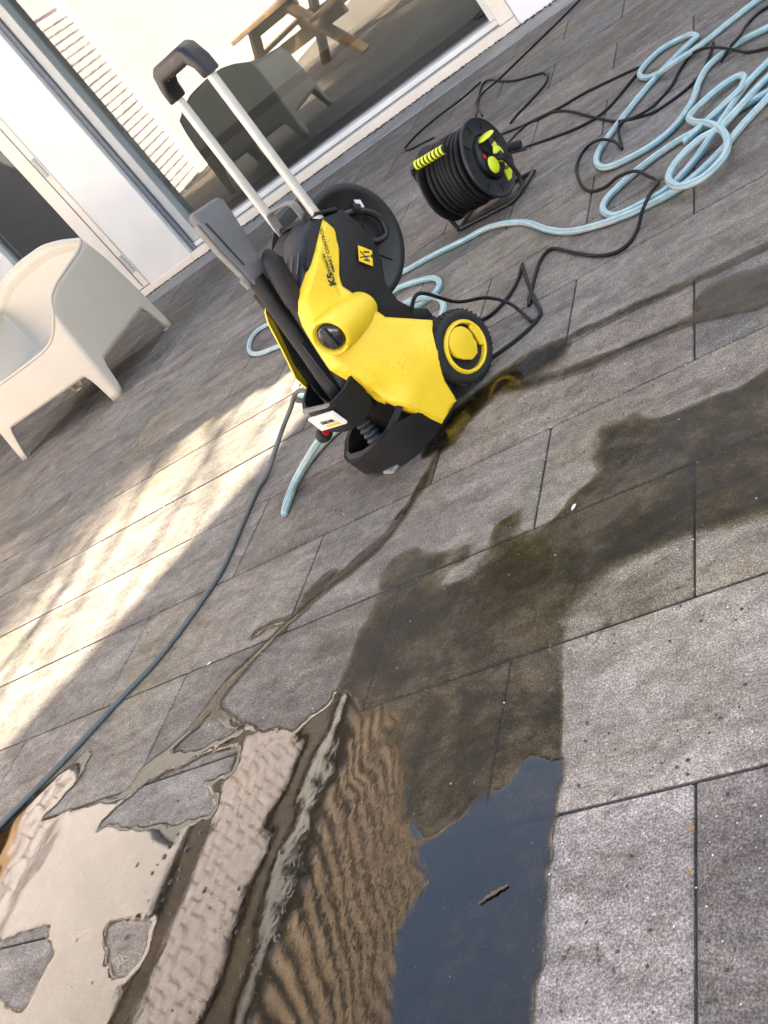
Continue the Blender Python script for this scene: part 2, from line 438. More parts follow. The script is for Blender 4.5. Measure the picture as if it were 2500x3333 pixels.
PX, PY = 0.6035, 0.3063
pave_me = None
bm = box(-PX / 2 + .0022, PX / 2 - .0022, -PY / 2 + .0022, PY / 2 - .0022, -.05, 0, .0022)
pave_me = bpy.data.meshes.new('paver'); bm.to_mesh(pave_me); bm.free(); pave_me.materials.append(M['paver'])
patio = tag(link('patio', None), kind='structure')
def paver(cx, cy, tone):
    o = bpy.data.objects.new('paver', pave_me); col.objects.link(o); o.parent = patio
    o.location = (cx, cy, random.uniform(-.0006, .0002))
    o.rotation_euler = (random.uniform(-.0008, .0008), random.uniform(-.0006, .0006), random.uniform(-.0015, .0015))
    o.color = (*tone, 1)
FARROWS = []
for k in range(-5, 16):
    cy = 0.781 + PY * k - PY / 2
    x0 = -0.487 if k % 2 == 0 else -0.790
    for i in range(-9, 4):
        cx = x0 + PX * i + PX / 2
        if cx > 1.7 or cx < -5.9: continue
        if cy < 0.3 and cx < -3.6: pass
        g = random.uniform(.82, 1.16); wv = random.uniform(-.04, .035)
        near = max(0.0, min(1.0, (1.35 - cy + .3 * cx) / .5))       # the slabs at the camera's feet are paler
        tone = Vector((g * (1 + wv), g, g * (1 - wv))) * (.74 + .56 * near)
        if k == 0 and i == 0: tone = Vector((.70, .69, .72))
        if k == 0 and i == -1: tone = Vector((1.22, 1.23, 1.32))
        if k == 1 and i == 0: tone = Vector((1.22, 1.21, 1.23))
        if k == 2 and i == 0: tone = Vector((1.08, 1.05, .98))
        if k == 2 and i == -1: tone = Vector((.86, .83, .78))
        if k == 1 and i == -1: tone = Vector((.98, .94, .88))
        paver(cx, cy, tone)
# plain paving where single slabs can no longer be told apart: left, right and behind
tag(obj('paving', box(-6.0, 1.5, -8, -.88, -.05, -.002), M['paver']), kind='structure')
tag(obj('side_paving', box(1.9, 2.6, -.88, 5.4, -.05, -.002), M['paver']), kind='structure')

YF = 5.70                                   # outer face of the facade
strip_ = tag(link('drain_strip', None), kind='structure')
xs = -6.0
while xs < 2.4:
    obj('slab', box(xs + .003, xs + .997, 5.388, YF - .012, -.05, .002, .003), M['strip'], strip_); xs += 1.0

# ---- the house with glass doors in front
house = thing('house', 'white house front with wide glass doors and cream door frames', 'house', (0, YF, 0))
def H(name, mat, x0, x1, y0, y1, z0, z1, bevel=.003, parent=house):
    return obj(name, box(x0, x1, y0, y1, z0, z1, bevel), M[mat], parent)
H('wall', 'plaster', -1.44, 2.92, 0.0, .3, -.05, 2.70)
H('shade_block', 'plaster', 2.92, 8.0, 0.002, 3.6, -.05, 11.5)  # unseen tall block, added to keep the right of the patio in shade
H('lintel', 'plaster', -6.3, -1.44, 0.004, .3, 2.16, 2.70)
H('foundation', 'strip', -6.3, -1.44, .012, .3, -.3, .0)
H('gutter', 'gutter', -6.6, 2.918, -.16, -.02, 2.70, 2.76)
V = []; F = []
for r in range(24):                          # pitched roof, wavy tile courses
    yb, zb = -.14 + r * .2, 2.765 + r * .178; k = len(V); n = 300
    for i in range(n):
        x = -6.6 + 9.5 * i / (n - 1); w = .018 * math.sin(x * 2 * PI / .21 + (r % 2) * .6)
        V += [(x, yb, zb + w), (x, yb, zb + w + .028), (x, yb + .24, zb + w + .205)]
    for i in range(n - 1):
        a = k + i * 3; F += [(a, a + 1, a + 4, a + 3), (a + 1, a + 2, a + 5, a + 4)]
pymesh('roof', V, F, M['roof_tile'], house)
H('rear_wall', 'room_wall', -6.3, 2.9, 3.6, 3.8, -.05, 5.7)
H('room_floor', 'room_floor', -6.3, -1.3, .2, 3.6, -.09, -.03)
H('room_ceiling', 'room_wall', -6.3, 2.9, .3, 3.6, 2.62, 2.69)
H('room_wall', 'room_wall', -1.3, -1.1, .3, 3.6, -.03, 2.61)
H('room_wall', 'room_wall', -6.3, -6.1, .3, 3.6, -.03, 2.61)
H('room_step', 'room_wall', -5.6, -1.5, 1.35, 3.0, -.03, .32)
H('room_bench', 'grey_frame', -5.2, -1.9, 2.2, 2.7, .32, .8)
# wide pane
sill = H('sill', 'cream_frame', -3.90, -1.44, -.015, .10, .0, .052, .004)
H('sill_rail', 'white_paint', -3.885, -1.52, .045, .155, .054, .088, .006)
H('sill_joint', 'grey_seal', -3.885, -1.50, .034, .044, .046, .060, 0)
fr = H('door_frame', 'cream_frame', -1.53, -1.443, -.005, .12, .054, 2.15, .004)
H('frame_bead', 'grey_seal', -1.538, -1.531, .06, .10, .09, 2.1, 0, fr)
H('frame_stile', 'white_paint', -1.575, -1.54, .05, .14, .09, 2.1, .003, fr)
stile = H('door_stile', 'grey_frame', -3.865, -3.80, .05, .15, .090, 2.15, .004)
H('rubber_seal', 'grey_seal', -3.899, -3.867, .03, .14, .054, 2.15, .002)
pane = H('glass_pane', 'glass', -3.80, -1.575, .126, .128, .088, 2.15, 0)
# white panel between the doors
H('panel', 'white_paint', -4.295, -3.901, -.008, .2, .004, 2.15, .004)
H('panel_joint', 'grey_seal', -4.303, -4.297, .02, .15, .004, 2.15, 0)
door = H('door_frame', 'cream_frame', -4.475, -4.305, .0, .13, .052, 2.15, .006)
H('hinge', 'grey_frame', -4.345, -4.318, -.012, .0, .93, 1.06, .003, door)
H('hinge', 'grey_frame', -4.345, -4.318, -.012, .0, .17, .30, .003, door)
H('groove', 'grey_seal', -4.362, -4.356, -.004, .0, .06, 2.1, 0, door)
H('bottom_rail', 'cream_frame', -5.05, -4.477, .006, .12, .052, .165, .004, door)
H('door_stile', 'white_paint', -5.30, -5.05, .0, .13, .052, 2.15, .006)
H('rubber_seal', 'grey_seal', -5.046, -5.030, .05, .13, .17, 2.1, 0)
H('glass_pane', 'glass', -5.03, -4.477, .07, .072, .165, 2.15, 0)
H('threshold', 'cream_frame', -5.9, -3.903, -.012, .12, .0, .048, .004)
H('glass_pane', 'glass', -6.0, -5.302, .07, .072, .05, 2.15, 0)
H('corner_wall', 'plaster', -6.3, -6.0, -.01, .3, -.05, 2.158)

# dirt and crumbs along the foot of the wall
def litter(name, label, n, gen, mat, smin, smax):
    V = []; F = []
    for i in range(n):
        c = gen(i); s = random.uniform(smin, smax); a = random.uniform(0, PI); k = len(V)
        e1 = Vector((math.cos(a), math.sin(a), random.uniform(-.2, .3))) * s; e2 = Vector((-math.sin(a), math.cos(a), random.uniform(-.2, .4))) * s * random.uniform(.4, .9)
        up = Vector((0, 0, s * .5))
        V += [c - e1, c - e2, c + e1, c + e2, c + up]; F += [(k, k + 1, k + 4), (k + 1, k + 2, k + 4), (k + 2, k + 3, k + 4), (k + 3, k, k + 4)]
    return tag(pymesh(name, V, F, mat), label, 'debris', kind='stuff')
def gl_(i):
    x = random.uniform(-5.8, 1.0); w = .5 + .5 * math.sin(x * 9) * math.sin(x * 3.7 + 1)
    return Vector((x, YF - .018 - abs(random.gauss(0, .012 + .02 * w)), .003))
litter('dirt_crumbs', 'dark dirt crumbs lying in the gap below the door sill', 2600, gl_, M['litter'], .003, .011)
litter('leaf_litter', 'small dry brown leaves caught along the foot of the wall', 90, gl_, M['leaf'], .006, .016)
def gs_(i):
    p = at(random.uniform(0, 2500), random.uniform(1100, 3300)); return Vector((p.x, p.y, .0012))
litter('grit', 'pale grit scattered over the paving', 240, gs_, M['sticker_white'], .0006, .0018)
litter('soil_specks', 'dark specks of soil on the paving', 420, gs_, M['litter'], .001, .004)

# ---- side building: painted brick and plaster, dark beams, brown tiled roof
XS = -6.0
side = thing('side_building', 'white painted brick outbuilding with brown tiled roof beside the patio', 'building', (XS, 0, 0))
def SB(name, mat, x0, x1, y0, y1, z0, z1, bevel=.0): return obj(name, box(x0, x1, y0, y1, z0, z1, bevel), M[mat], side)
SB('wall', 'plaster', -.35, -.02, -8, 5.66, -.05, 3.66)
SB('plaster_panel', 'plaster', -.02, .0, -8, 1.62, 0, 2.93)
SB('reflection_panel', 'gutter', -.01, .03, 3.7, 5.5, .02, 2.85, .01)  # unseen grey panel, added to darken the reflection in the far-left pane
SB('plaster_panel', 'plaster', -.02, .0, 1.9, 5.66, 1.98, 2.93)
SB('pilaster', 'plaster', -.019, .05, 1.62, 1.78, 0, 2.93, .004)
SB('beam', 'dark_wood', -.02, .03, -8, 5.66, 2.94, 3.06, .005)
SB('wall', 'plaster', -.35, -.03, 5.67, 9.0, 2.95, 3.66)
SB('beam', 'dark_wood', -.02, .04, -8, 9.0, 3.64, 3.78, .005)
SB('fascia', 'gutter', -.02, .06, -8, 9.0, 3.81, 3.96, .01)
SB('gutter', 'white_paint', .02, .10, -8, 9.0, 3.97, 4.02, .01)
def bricks(y0, y1, z0, z1):
    V = []; F = []; r = 0; z = z0
    while z + .06 < z1:
        y = y0 - (.11 if r % 2 else 0)
        while y < y1:
            a, b = max(y, y0), min(y + .206, y1); p = random.uniform(.0, .006); k = len(V)
            if b - a > .03:
                e = .005
                V += [(-.02, a, z), (-.02, b, z), (-.02, b, z + .062), (-.02, a, z + .062), (p, a + e, z + e), (p, b - e, z + e), (p, b - e, z + .062 - e), (p, a + e, z + .062 - e)]
                F += [(k + 4, k + 5, k + 6, k + 7), (k, k + 1, k + 5, k + 4), (k + 1, k + 2, k + 6, k + 5), (k + 2, k + 3, k + 7, k + 6), (k + 3, k, k + 4, k + 7)]
            y += .22
        z += .074; r += 1
    return V, F
for a in ((1.80, 3.69, .02, 1.96), (-3.0, 5.6, 3.11, 3.63)):
    V, F = bricks(*a); tag(pymesh('brick', V, F, M['brick'], side), kind='stuff')
# tiled roof: wavy courses stepping up the slope
V = []; F = []
for r in range(22):
    y0, y1 = -2.0, 9.0; n = 1100; xb, zb = .12 - r * .10, 3.965 + r * .16; k = len(V)
    for i in range(n):
        y = y0 + (y1 - y0) * i / (n - 1); w = .045 * abs(math.sin(y * PI / .28)) ** .6 + .006 * math.sin(r * 7.3 + y * 11)
        V += [(xb, y, zb + w), (xb, y, zb + w + .03), (xb - .115, y, zb + w + .20)]
    for i in range(n - 1):
        a = k + i * 3; F += [(a, a + 3, a + 4, a + 1), (a + 1, a + 4, a + 5, a + 2)]
pymesh('roof', V, F, M['pantile'], side, smooth=False)
gw = tag(obj('garden_wall', box(-6.0, 6.0, -8.3, -8.0, -.05, 2.2, .01), M['plaster']), 'white plastered garden wall closing the far end of the patio', 'wall')

# ---- slender tree behind the house: its shade and a few bare twigs fall on the patio
def sunpt(x, y, t): return Vector((x, y, 0)) + SUNV * t
tree = thing('tree', 'slender tall tree with bare twigs standing behind the white house', 'tree', (0, 0, 0))
c0 = sunpt(-3.22, 2.51, 15.5); base = Vector((c0.x, c0.y, 0))
tr_path = [base + Vector((0, 0, 0)), base + Vector((.08, .05, 3)), base + Vector((-.05, 0, 7)), Vector((c0.x, c0.y, c0.z + 1.5))]
pth = smooth_path(tr_path, 8)
V, F = tube_data(pth, [.17 * (1 - .8 * i / len(pth)) for i in range(len(pth))], 10)
trunk = pymesh('trunk', V, F, M['bark'], tree, auto=60)
side_v = Vector((-math.cos(SUN_AZ), math.sin(SUN_AZ), 0)); uu = Vector((math.sin(SUN_AZ), math.cos(SUN_AZ), 0))
def leafcloud(n, gen, smin, smax):
    V = []; F = []
    for i in range(n):
        c = gen(); a = Vector(rng.normal(size=3)).normalized(); b = a.orthogonal().normalized(); s = random.uniform(smin, smax); k = len(V)
        V += [c - a * s, c - b * s * .5, c + a * s, c + b * s * .5]; F.append((k, k + 1, k + 2, k + 3))
    return V, F
def crown():
    while True:
        q = Vector((random.uniform(-1, 1), random.uniform(-1, 1), random.uniform(-1, 1)))
        if q.length < 1 and (q.x > -.5 or random.random() < .75): break
    return c0 + side_v * (q.x * .62 + .05) + uu * q.y * .9 + Vector((0, 0, q.z * 3.0 - .4))
V, F = leafcloud(7000, crown, .05, .10); pymesh('crown', V, F, M['foliage'], tree)
def twig(v0, v1, g0, g1, r, bend=.1):
    """a twig whose shade runs on the patio from across-sun v0 at distance g0 to v1 at g1"""
    P = []
    for i in range(5):
        t = i / 4; vq = v0 + (v1 - v0) * t + bend * math.sin(t * PI); gq = g0 + (g1 - g0) * t
        gpt = side_v * vq + uu * gq; P.append(sunpt(gpt.x, gpt.y, 7.6 + .5 * t))
    p = smooth_path(P, 4); V, F = tube_data(p, [r * (1 - .6 * i / len(p)) for i in range(len(p))], 6)
    return pymesh('twig', V, F, M['bark'], trunk)
for a in ((3.75, 2.80, 1.9, .2, .026), (3.7, 2.95, 2.3, .9, .020), (3.6, 2.78, 1.1, .60, .018), (3.7, 2.95, 2.8, 1.6, .016), (3.6, 2.8, .5, -.5, .022), (3.5, 3.0, 1.75, 1.3, .014), (3.6, 2.85, 2.5, 2.05, .014), (3.75, 2.9, .9, -.1, .016), (3.4, 3.1, .3, -.9, .02), (4.2, 3.6, 2.3, 1.2, .02)):
    twig(*a, bend=random.uniform(-.1, .1))
lim = side_v * 3.75 + uu * 2.0; lp = sunpt(lim.x, lim.y, 7.6)
V, F = tube_data(smooth_path([Vector((c0.x, c0.y, 6.2)), Vector((c0.x, c0.y, 7.0)).lerp(lp, .45) + Vector((0, 0, .6)), lp], 8), .03, 8); pymesh('limb', V, F, M['bark'], trunk, auto=60)

# ================================================================== water on the paving
def px(pts): return [tuple(at(*p).xy) for p in pts]
W_MAIN = px([(-260, 2850), (0, 2672), (150, 2560), (292, 2425), (310, 2440), (250, 2560), (152, 2658), (300, 2612), (420, 2568), (455, 2520), (490, 2492), (560, 2450), (650, 2425), (760, 2372), (850, 2368), (960, 2365), (1060, 2290), (1100, 2190), (1130, 2110), (1180, 1980), (1195, 1880), (1250, 1826), (1320, 1795), (1370, 1812), (1450, 1845), (1530, 1815), (1620, 1750), (1650, 1675), (1720, 1606), (1760, 1655), (1800, 1600), (1890, 1540), (1940, 1420), (2060, 1325), (2200, 1270), (2500, 1160), (2800, 1040), (2800, 1600), (2500, 1690), (2360, 1728), (2270, 1742), (2140, 1795), (2000, 1862), (1910, 1942), (1860, 2015), (1838, 2059), (1840, 2300), (1833, 2540), (1815, 2645), (1782, 3000), (1742, 3333), (1700, 3800), (-400, 4300), (-400, 3000)])
ISLES = [px(q) for q in (
    [(343, 2678), (450, 2580), (540, 2525), (690, 2460), (762, 2448), (755, 2495), (665, 2532), (640, 2570), (680, 2640), (590, 2662), (480, 2672)],
    [(367, 3020), (475, 3020), (452, 3105), (411, 3176), (362, 3125)],
    [(-150, 3080), (0, 3070), (136, 3043), (152, 3135), (75, 3285), (22, 3240), (-150, 3200)])]
RIVS = [(px([(1700, 1195), (1560, 1310), (1450, 1420), (1395, 1540), (1335, 1640), (1260, 1745), (1130, 1865), (1010, 1955), (900, 2065), (830, 2135), (740, 2235), (640, 2355), (545, 2450), (470, 2505)]), .019),
        (px([(1800, 1150), (1640, 1235), (1560, 1300), (1470, 1390), (1440, 1440)]), .055),
        (px([(960, 2010), (880, 2035), (830, 2065)]), .017), (px([(1070, 1880), (1010, 1940)]), .022),
        (px([(1640, 1235), (1800, 1130), (1960, 1050), (2150, 960), (2330, 880), (2520, 790), (2700, 710)]), .017),
        (px([(1650, 1262), (1850, 1215), (2020, 1140), (2200, 1065), (2300, 1020), (2480, 980)]), .022),
        (px([(2330, 960), (2420, 925), (2560, 880)]), .05), (px([(690, 2300), (760, 2360), (830, 2372)]), .012)]
STAND = px([(-300, 2700), (250, 2430), (320, 2440), (760, 2365), (960, 2350), (1080, 2230), (1230, 2330), (1340, 2500), (1400, 2640), (1500, 2560), (1640, 2530), (1950, 2500), (1960, 2700), (1900, 3333), (1850, 3900), (-500, 4400)])
RIPPLE = px([(1080, 2280), (1330, 2520), (1420, 2640), (1330, 3000), (1200, 3500), (880, 3500), (1010, 2800), (1090, 2500)])
def vnoise(X, Y, s, seed):
    r = np.random.default_rng(seed); g = r.random((256, 256)); x = X / s + 1000; y = Y / s + 1000
    i = np.floor(x).astype(int); j = np.floor(y).astype(int); fx, fy = x - i, y - j; fx = fx * fx * (3 - 2 * fx); fy = fy * fy * (3 - 2 * fy)
    G = lambda a, b: g[a % 256, b % 256]
    return (G(i, j) * (1 - fx) + G(i + 1, j) * fx) * (1 - fy) + (G(i, j + 1) * (1 - fx) + G(i + 1, j + 1) * fx) * fy - .5
def sheet(name, X, Y, field, height, mat, edge, ripple):
    keep = field > -.012
    ny, nx = X.shape; cell = keep[:-1, :-1] & keep[1:, :-1] & keep[:-1, 1:] & keep[1:, 1:]
    idx = np.arange(nx * ny).reshape(ny, nx)
    q = np.stack([idx[:-1, :-1][cell], idx[:-1, 1:][cell], idx[1:, 1:][cell], idx[1:, :-1][cell]], 1)
    used, inv = np.unique(q.ravel(), return_inverse=True)
    co = np.stack([X.ravel(), Y.ravel(), height.ravel()], 1)[used]
    me = bpy.data.meshes.new(name); me.vertices.add(len(co)); me.vertices.foreach_set('co', co.ravel())
    nf = len(q); me.loops.add(nf * 4); me.polygons.add(nf)
    me.polygons.foreach_set('loop_start', np.arange(0, nf * 4, 4)); me.loops.foreach_set('vertex_index', inv.astype(np.int32))
    me.update(calc_edges=True); me.polygons.foreach_set('use_smooth', np.ones(nf, bool))
    for nm, arr in (('edge', edge), ('ripple', ripple)):
        me.attributes.new(nm, 'FLOAT', 'POINT').data.foreach_set('value', arr.ravel()[used].astype(np.float32))
    return link(name, me, mat)
gs = .0055
X, Y = np.meshgrid(np.arange(-2.9, 0.2, gs), np.arange(.28, 3.1, gs))
wob = vnoise(X, Y, .05, 1) * .022 + vnoise(X, Y, .02, 2) * .010 + vnoise(X, Y, .011, 3) * .005
wet = sdf(X, Y, W_MAIN)
for q in ISLES: wet = np.minimum(wet, -sdf(X, Y, q) - .003)
riv = np.full(X.shape, -1e9)
for path, rad in RIVS:
    wv = vnoise(X, Y, .09, 5) * .018
    riv = np.maximum(riv, rad + wv - seg_dist(X, Y, path, False))
ARC = px([(2800, 1600), (2500, 1690), (2360, 1728), (2270, 1742), (2140, 1795), (2000, 1862), (1910, 1942), (1860, 2015), (1838, 2059)])
edge_noise = np.where(X > -.9, .35, 1.0) * wob + np.clip((Y - 1.12) / .12, 0, 1) * np.clip(seg_dist(X, Y, ARC, False) / .06 - .6, 0, 1) * (vnoise(X, Y, .11, 61) * .13 + vnoise(X, Y, .045, 62) * .06 - .02)
wet_n = wet + edge_noise * np.clip(1.6 - wet / .07, 0, 1)
s1 = sdf(X, Y, STAND) + vnoise(X, Y, .12, 8) * .12 + vnoise(X, Y, .04, 9) * .05
deep = np.minimum(wet + wob, s1 + wob)
deep = np.maximum(deep, riv + wob * .5)
# thin dry-brush strokes where the wet front was swept
field = np.maximum(wet_n, riv + wob * .5 + .006)
for i in range(7):
    off = i * 13
    st = px([(2480 + off, 1700 + off * .9), (2280 + off, 1765 + off * .8), (2100 + off, 1850 + off), (1990 + off * .8, 1930 + off), (1900 + off * .8, 2060 + off * .9), (1880 + off, 2130 + off)][random.randint(0, 2):random.randint(4, 6)])
    field = np.maximum(field, .0028 + vnoise(X, Y, .03, 20 + i) * .011 - seg_dist(X, Y, st, False))
for i in range(11):
    a = random.uniform(1850, 2000); b = random.uniform(2080, 3250); st = px([(a, b), (a - random.uniform(5, 25), b + random.uniform(15, 60))])
    field = np.maximum(field, .003 + vnoise(X, Y, .02, 40 + i) * .006 - seg_dist(X, Y, st, False))
zd = np.where(field > 0, .0003 + .00025 * np.clip(field / .01, 0, 1), np.maximum(field, -.01) * .9 - .0004)
tag(sheet('wet_film', X, Y, field, zd, M['damp'], np.clip(field / np.where((X > -.95) & (Y < 1.12), .008, .035), 0, 1) ** .8, np.zeros(X.shape)), 'brown damp film of washing water darkening the slabs', 'water', kind='structure')
rip = vnoise(X, Y, .06, 31) * .0003
zw = np.where(deep > 0, .0009 + .0009 * np.clip(deep / .014, 0, 1) ** .6 + rip * np.clip(deep / .05, 0, 1), np.maximum(deep, -.01) * .9 - .0004)
tag(sheet('puddle', X, Y, deep, zw, M['water'], np.where((riv > s1) & (X > -1.62), .45 + .4 * np.clip(1.5 - np.hypot(X + 1.05, Y - 1.93) / .2, 0, 1), 1.0) * np.clip(deep / np.where((X > -1.12) & (X < -.78) & (Y > .82), .045, .007), 0, 1), np.clip(sdf(X, Y, RIPPLE) / .10 + .3, 0, 1) * .08), 'shallow rippled puddle mirroring the white building and blue sky', 'water', kind='structure')

# ================================================================== pressure washer
# local axes: x = towards its front, y = towards the side seen in the photograph, z = up; origin under the near wheel
washer = thing('pressure_washer', 'yellow and black pressure washer on wheels standing on the wet patio', 'pressure washer', (-1.002, 2.057, 0), math.radians(-118))
MIRR = -0.30                                   # the far side mirrors the near one about b = -.15
YEL = [(.046, .509), (.039, .477), (.063, .437), (.103, .402), (.118, .380), (.109, .335), (.095, .268), (.012, .183), (.034, .166), (.055, .148), (.072, .123), (.093, .076), (.101, .017), (.170, .010), (.205, .080), (.234, .146), (.236, .173), (.255, .245), (.261, .270), (.253, .305), (.240, .361), (.234, .385), (.229, .404), (.214, .426), (.183, .443), (.12, .471)]
def ss(x, a, b):
    t = max(0.0, min(1.0, (x - a) / (b - a))); return t * t * (3 - 2 * t)
def yel_h(a, z):
    h = -.010 - .042 * ss(z, .10, .42)
    h -= .020 * ss(a, .17, .27) * ss(z, .08, .2)           # turns in towards the front edge
    h += .012 * math.exp(-((a - .06 - (z - .1) * .1) / .03) ** 2) * (1 - ss(z, .12, .22))   # flare beside the wheel arch
    e = (a - (.13 - .35 * (z - .43)))                      # crease up the lettered fin
    h -= .007 * ss(-e, .0, .012) * ss(z, .36, .40)
    h -= .010 * math.exp(-(((a - .215) / .03) ** 2 + ((z - .16) / .035) ** 2))
    return h
cover = relief('side_cover', YEL, yel_h, .008, .03, M['yellow'], washer)
far = relief('side_cover', YEL, yel_h, .006, .006, M['yellow'], washer)
def far_h(a, z): return -yel_h(a, z) - MIRR
far.data.flip_normals()
for v in far.data.vertices: v.co.y = MIRR - v.co.y
# motor bulge with the dial
nd = Vector((.93, .37, .0)).normalized()
def along(bm, origin, direction):
    q = direction.to_track_quat('Y', 'Z').to_matrix().to_4x4(); q.translation = origin
    for v in bm.verts: v.co = q @ v.co
    return bm
dc = Vector((.243, -.028, .337))
bm = lathe([(.0, -.008), (.0325, -.008), (.0325, -.006), (.036, .002), (.040, .0045), (.0445, .002), (.0465, -.006), (.0465, -.05), (.0445, -.10), (.040, -.13), (.036, -.150), (.0, -.16)], 56)
along(bm, dc, nd)
for v in bm.verts:                               # the barrel leans into the cover behind the dial
    k = (dc - v.co).dot(nd); v.co.y += .010 * max(0, k) / .15; v.co.z -= .022 * max(0, k) / .15
housing = obj('dial_housing', bm, M['yellow'], washer, auto=45)
bm = lathe([(.0, .004), (.023, .004), (.029, .001), (.0318, -.004), (.0318, -.012), (.0, -.012)], 40)
dial = obj('dial', along(bm, dc + nd * .001, nd), M['dial_glass'], washer, auto=40)
bm = box(-.009, .009, .002, .012, -.025, .025, .003, 2); obj('dial_grip', along(bm, dc, nd), M['charcoal'], dial, auto=40)
# black body
CORE = [(-.035, .035), (-.045, .13), (-.03, .165), (.0, .20), (.018, .255), (.016, .305), (-.012, .345), (-.03, .40), (-.022, .45), (-.005, .492), (.055, .521), (.10, .508), (.15, .47), (.165, .43), (.165, .20), (.20, .10), (.20, .02)]
body = obj('body', prism(CORE, -.237, -.070, bevel=.010), M['black_soft'], washer, auto=35)
HOOD = [(.02, .505), (.055, .525), (.095, .515), (.185, .448), (.222, .405), (.222, .36), (.16, .38), (.12, .42)]
obj('hood', prism(HOOD, -.178, -.082, bevel=.012), M['charcoal'], washer, auto=35)
obj('hood_edge', prism([(.0, .496), (.047, .522), (.058, .525), (.05, .532), (.0, .507)], -.235, -.066, bevel=.004), M['black_soft'], body, auto=35)
for k in range(3):
    b = -.098 - .026 * k
    obj('vent_slot', prism([(.130 , .4915), (.168, .4645), (.1676, .4635), (.1296, .4905)], b, b + .0035), M['grey_plastic'], body)
obj('front_wall', prism([(.06, .44), (.215, .42), (.222, .36), (.232, .29), (.245, .20), (.23, .14), (.15, .14)], -.096, -.072, bevel=.006), M['black_soft'], washer, auto=35)
obj('rear_panel', prism([(-.012, .492), (.05, .515), (.06, .47), (.10, .40), (.115, .378), (.105, .33), (.09, .265), (.02, .185), (-.03, .165), (-.03, .195), (.0, .22), (.020, .262), (.018, .31), (-.012, .35), (-.028, .40), (-.022, .45)], -.10, -.066, bevel=.008), M['black_soft'], washer, auto=35)
obj('left_wall', prism([(.06, .47), (.20, .468), (.205, .395), (.235, .29), (.245, .2), (.23, .14), (.15, .14)], -.252, -.238, bevel=.004), M['black_soft'], washer, auto=35)
obj('chassis', prism([(-.05, .05), (-.03, .15), (.05, .17), (.16, .15), (.19, .03), (.12, .012), (.0, .03)], -.262, -.045, bevel=.008), M['black_soft'], washer, auto=35)
obj('wheel_arch', prism([(.0, .185), (.014, .181), (.05, .150), (.074, .122), (.096, .075), (.112, .02), (.085, .02), (.074, .062), (.055, .1), (.03, .135), (-.01, .16)], -.065, -.022, bevel=.004), M['black_soft'], washer, auto=35)
# wheels
def wheel(b_out, sgn):
    c = (0, 0, .088)
    bm = lathe([(.058, b_out - sgn * .006), (.068, b_out - sgn * .001), (.076, b_out), (.083, b_out - sgn * .005), (.087, b_out - sgn * .013), (.088, b_out - sgn * .022), (.086, b_out - sgn * .04), (.078, b_out - sgn * .046), (.05, b_out - sgn * .046), (.05, b_out - sgn * .02), (.058, b_out - sgn * .006)], 72, centre=c)
    w = obj('wheel', bm, M['rubber'], washer, auto=45)
    bm = bmesh.new()
    for k in range(40):
        t = 2 * PI * k / 40
        n0 = set(bm.verts); bx(bm, -.0022, .0022, b_out - sgn * .02 - .014, b_out - sgn * .02 + .012, .084, .0886)
        R_ = Matrix.Rotation(t, 4, 'Y')
        for v in bm.verts:
            if v not in n0: v.co = R_ @ v.co + Vector(c)
    tag(obj('tread', bm, M['rubber'], w), kind='stuff')
    obj('hub_rim', lathe([(.0535, b_out - sgn * .012), (.0535, b_out + sgn * .001), (.056, b_out + sgn * .003), (.060, b_out + sgn * .002), (.063, b_out - sgn * .003), (.063, b_out - sgn * .012)], 64, centre=c), M['yellow'], w, auto=45)
    obj('hub_recess', lathe([(0, b_out - sgn * .010), (.054, b_out - sgn * .010), (.054, b_out - sgn * .014), (0, b_out - sgn * .014)], 48, centre=c), M['black_plastic'], w)
    P = [(.004 + .0375 * math.cos(t), .103 + .0375 * math.sin(t)) for t in np.linspace(math.radians(-25), math.radians(205), 30)] + [(-.030, .075), (-.014, .056), (.008, .056), (.024, .070)]
    obj('hub_cap', relief_plate(P, b_out - sgn * .009, b_out + sgn * .002), M['yellow'], w, auto=40)
    P = [(-.053 * math.cos(t), .088 - .053 * math.sin(t)) for t in np.linspace(math.radians(128), math.radians(215), 16)] + [(.040, .108), (.036, .075)]
    obj('hub_spoke', relief_plate([(-.0545, .092), (-.0535, .070), (-.044, .054), (-.036, .062), (-.0395, .085), (-.0385, .110), (-.05, .115)], b_out - sgn * .009, b_out + sgn * .001), M['yellow'], w, auto=40)
    P = [(-.0525, .095), (-.0505, .075), (-.046, .063), (-.040, .075), (-.041, .105), (-.05, .11)]
    return w
def relief_plate(P, lo, hi): return prism(P, lo, hi, bevel=.0025)
wheel(0.0, 1); wheel(-.30, -1)
obj('axle', lathe([(0, -.28), (.008, -.28), (.008, -.03), (0, -.03)], 16, centre=(0, 0, .088)), M['black_plastic'], washer)
# telescopic handle
for b in (-.080, -.236):
    tube('handle_tube', [(.046, b, .46), (.032, b, .895)], .0092, M['alu'], washer, 16, 6, 1.25)
def bp(b): return b
ARCH = [(-.047, .872), (-.049, .905), (-.066, .942), (-.085, .951), (-.215, .951), (-.234, .942), (-.251, .905), (-.253, .872), (-.227, .872), (-.222, .898), (-.206, .914), (-.094, .914), (-.078, .898), (-.073, .872)]
grip = obj('handle_grip', prism([(-.15 + (b + .15) * .90 - .006, z) for b, z in ARCH], .010, .054, axis='a', bevel=.011, seg=3), M['black_plastic'], washer, auto=40)
for k in range(7):
    b = -.108 - .014 * k; obj('grip_rib', box(.016, .049, b - .0025, b + .0025, .9125, .9155), M['black_soft'], grip)
tube('carry_handle', [(.05, -.225, .50), (.047, -.226, .555), (.044, -.215, .572), (.042, -.16, .573), (.040, -.135, .568), (.04, -.130, .55), (.045, -.128, .50)], .0052, M['mid_grey'], washer, 10, 8, 2.2)
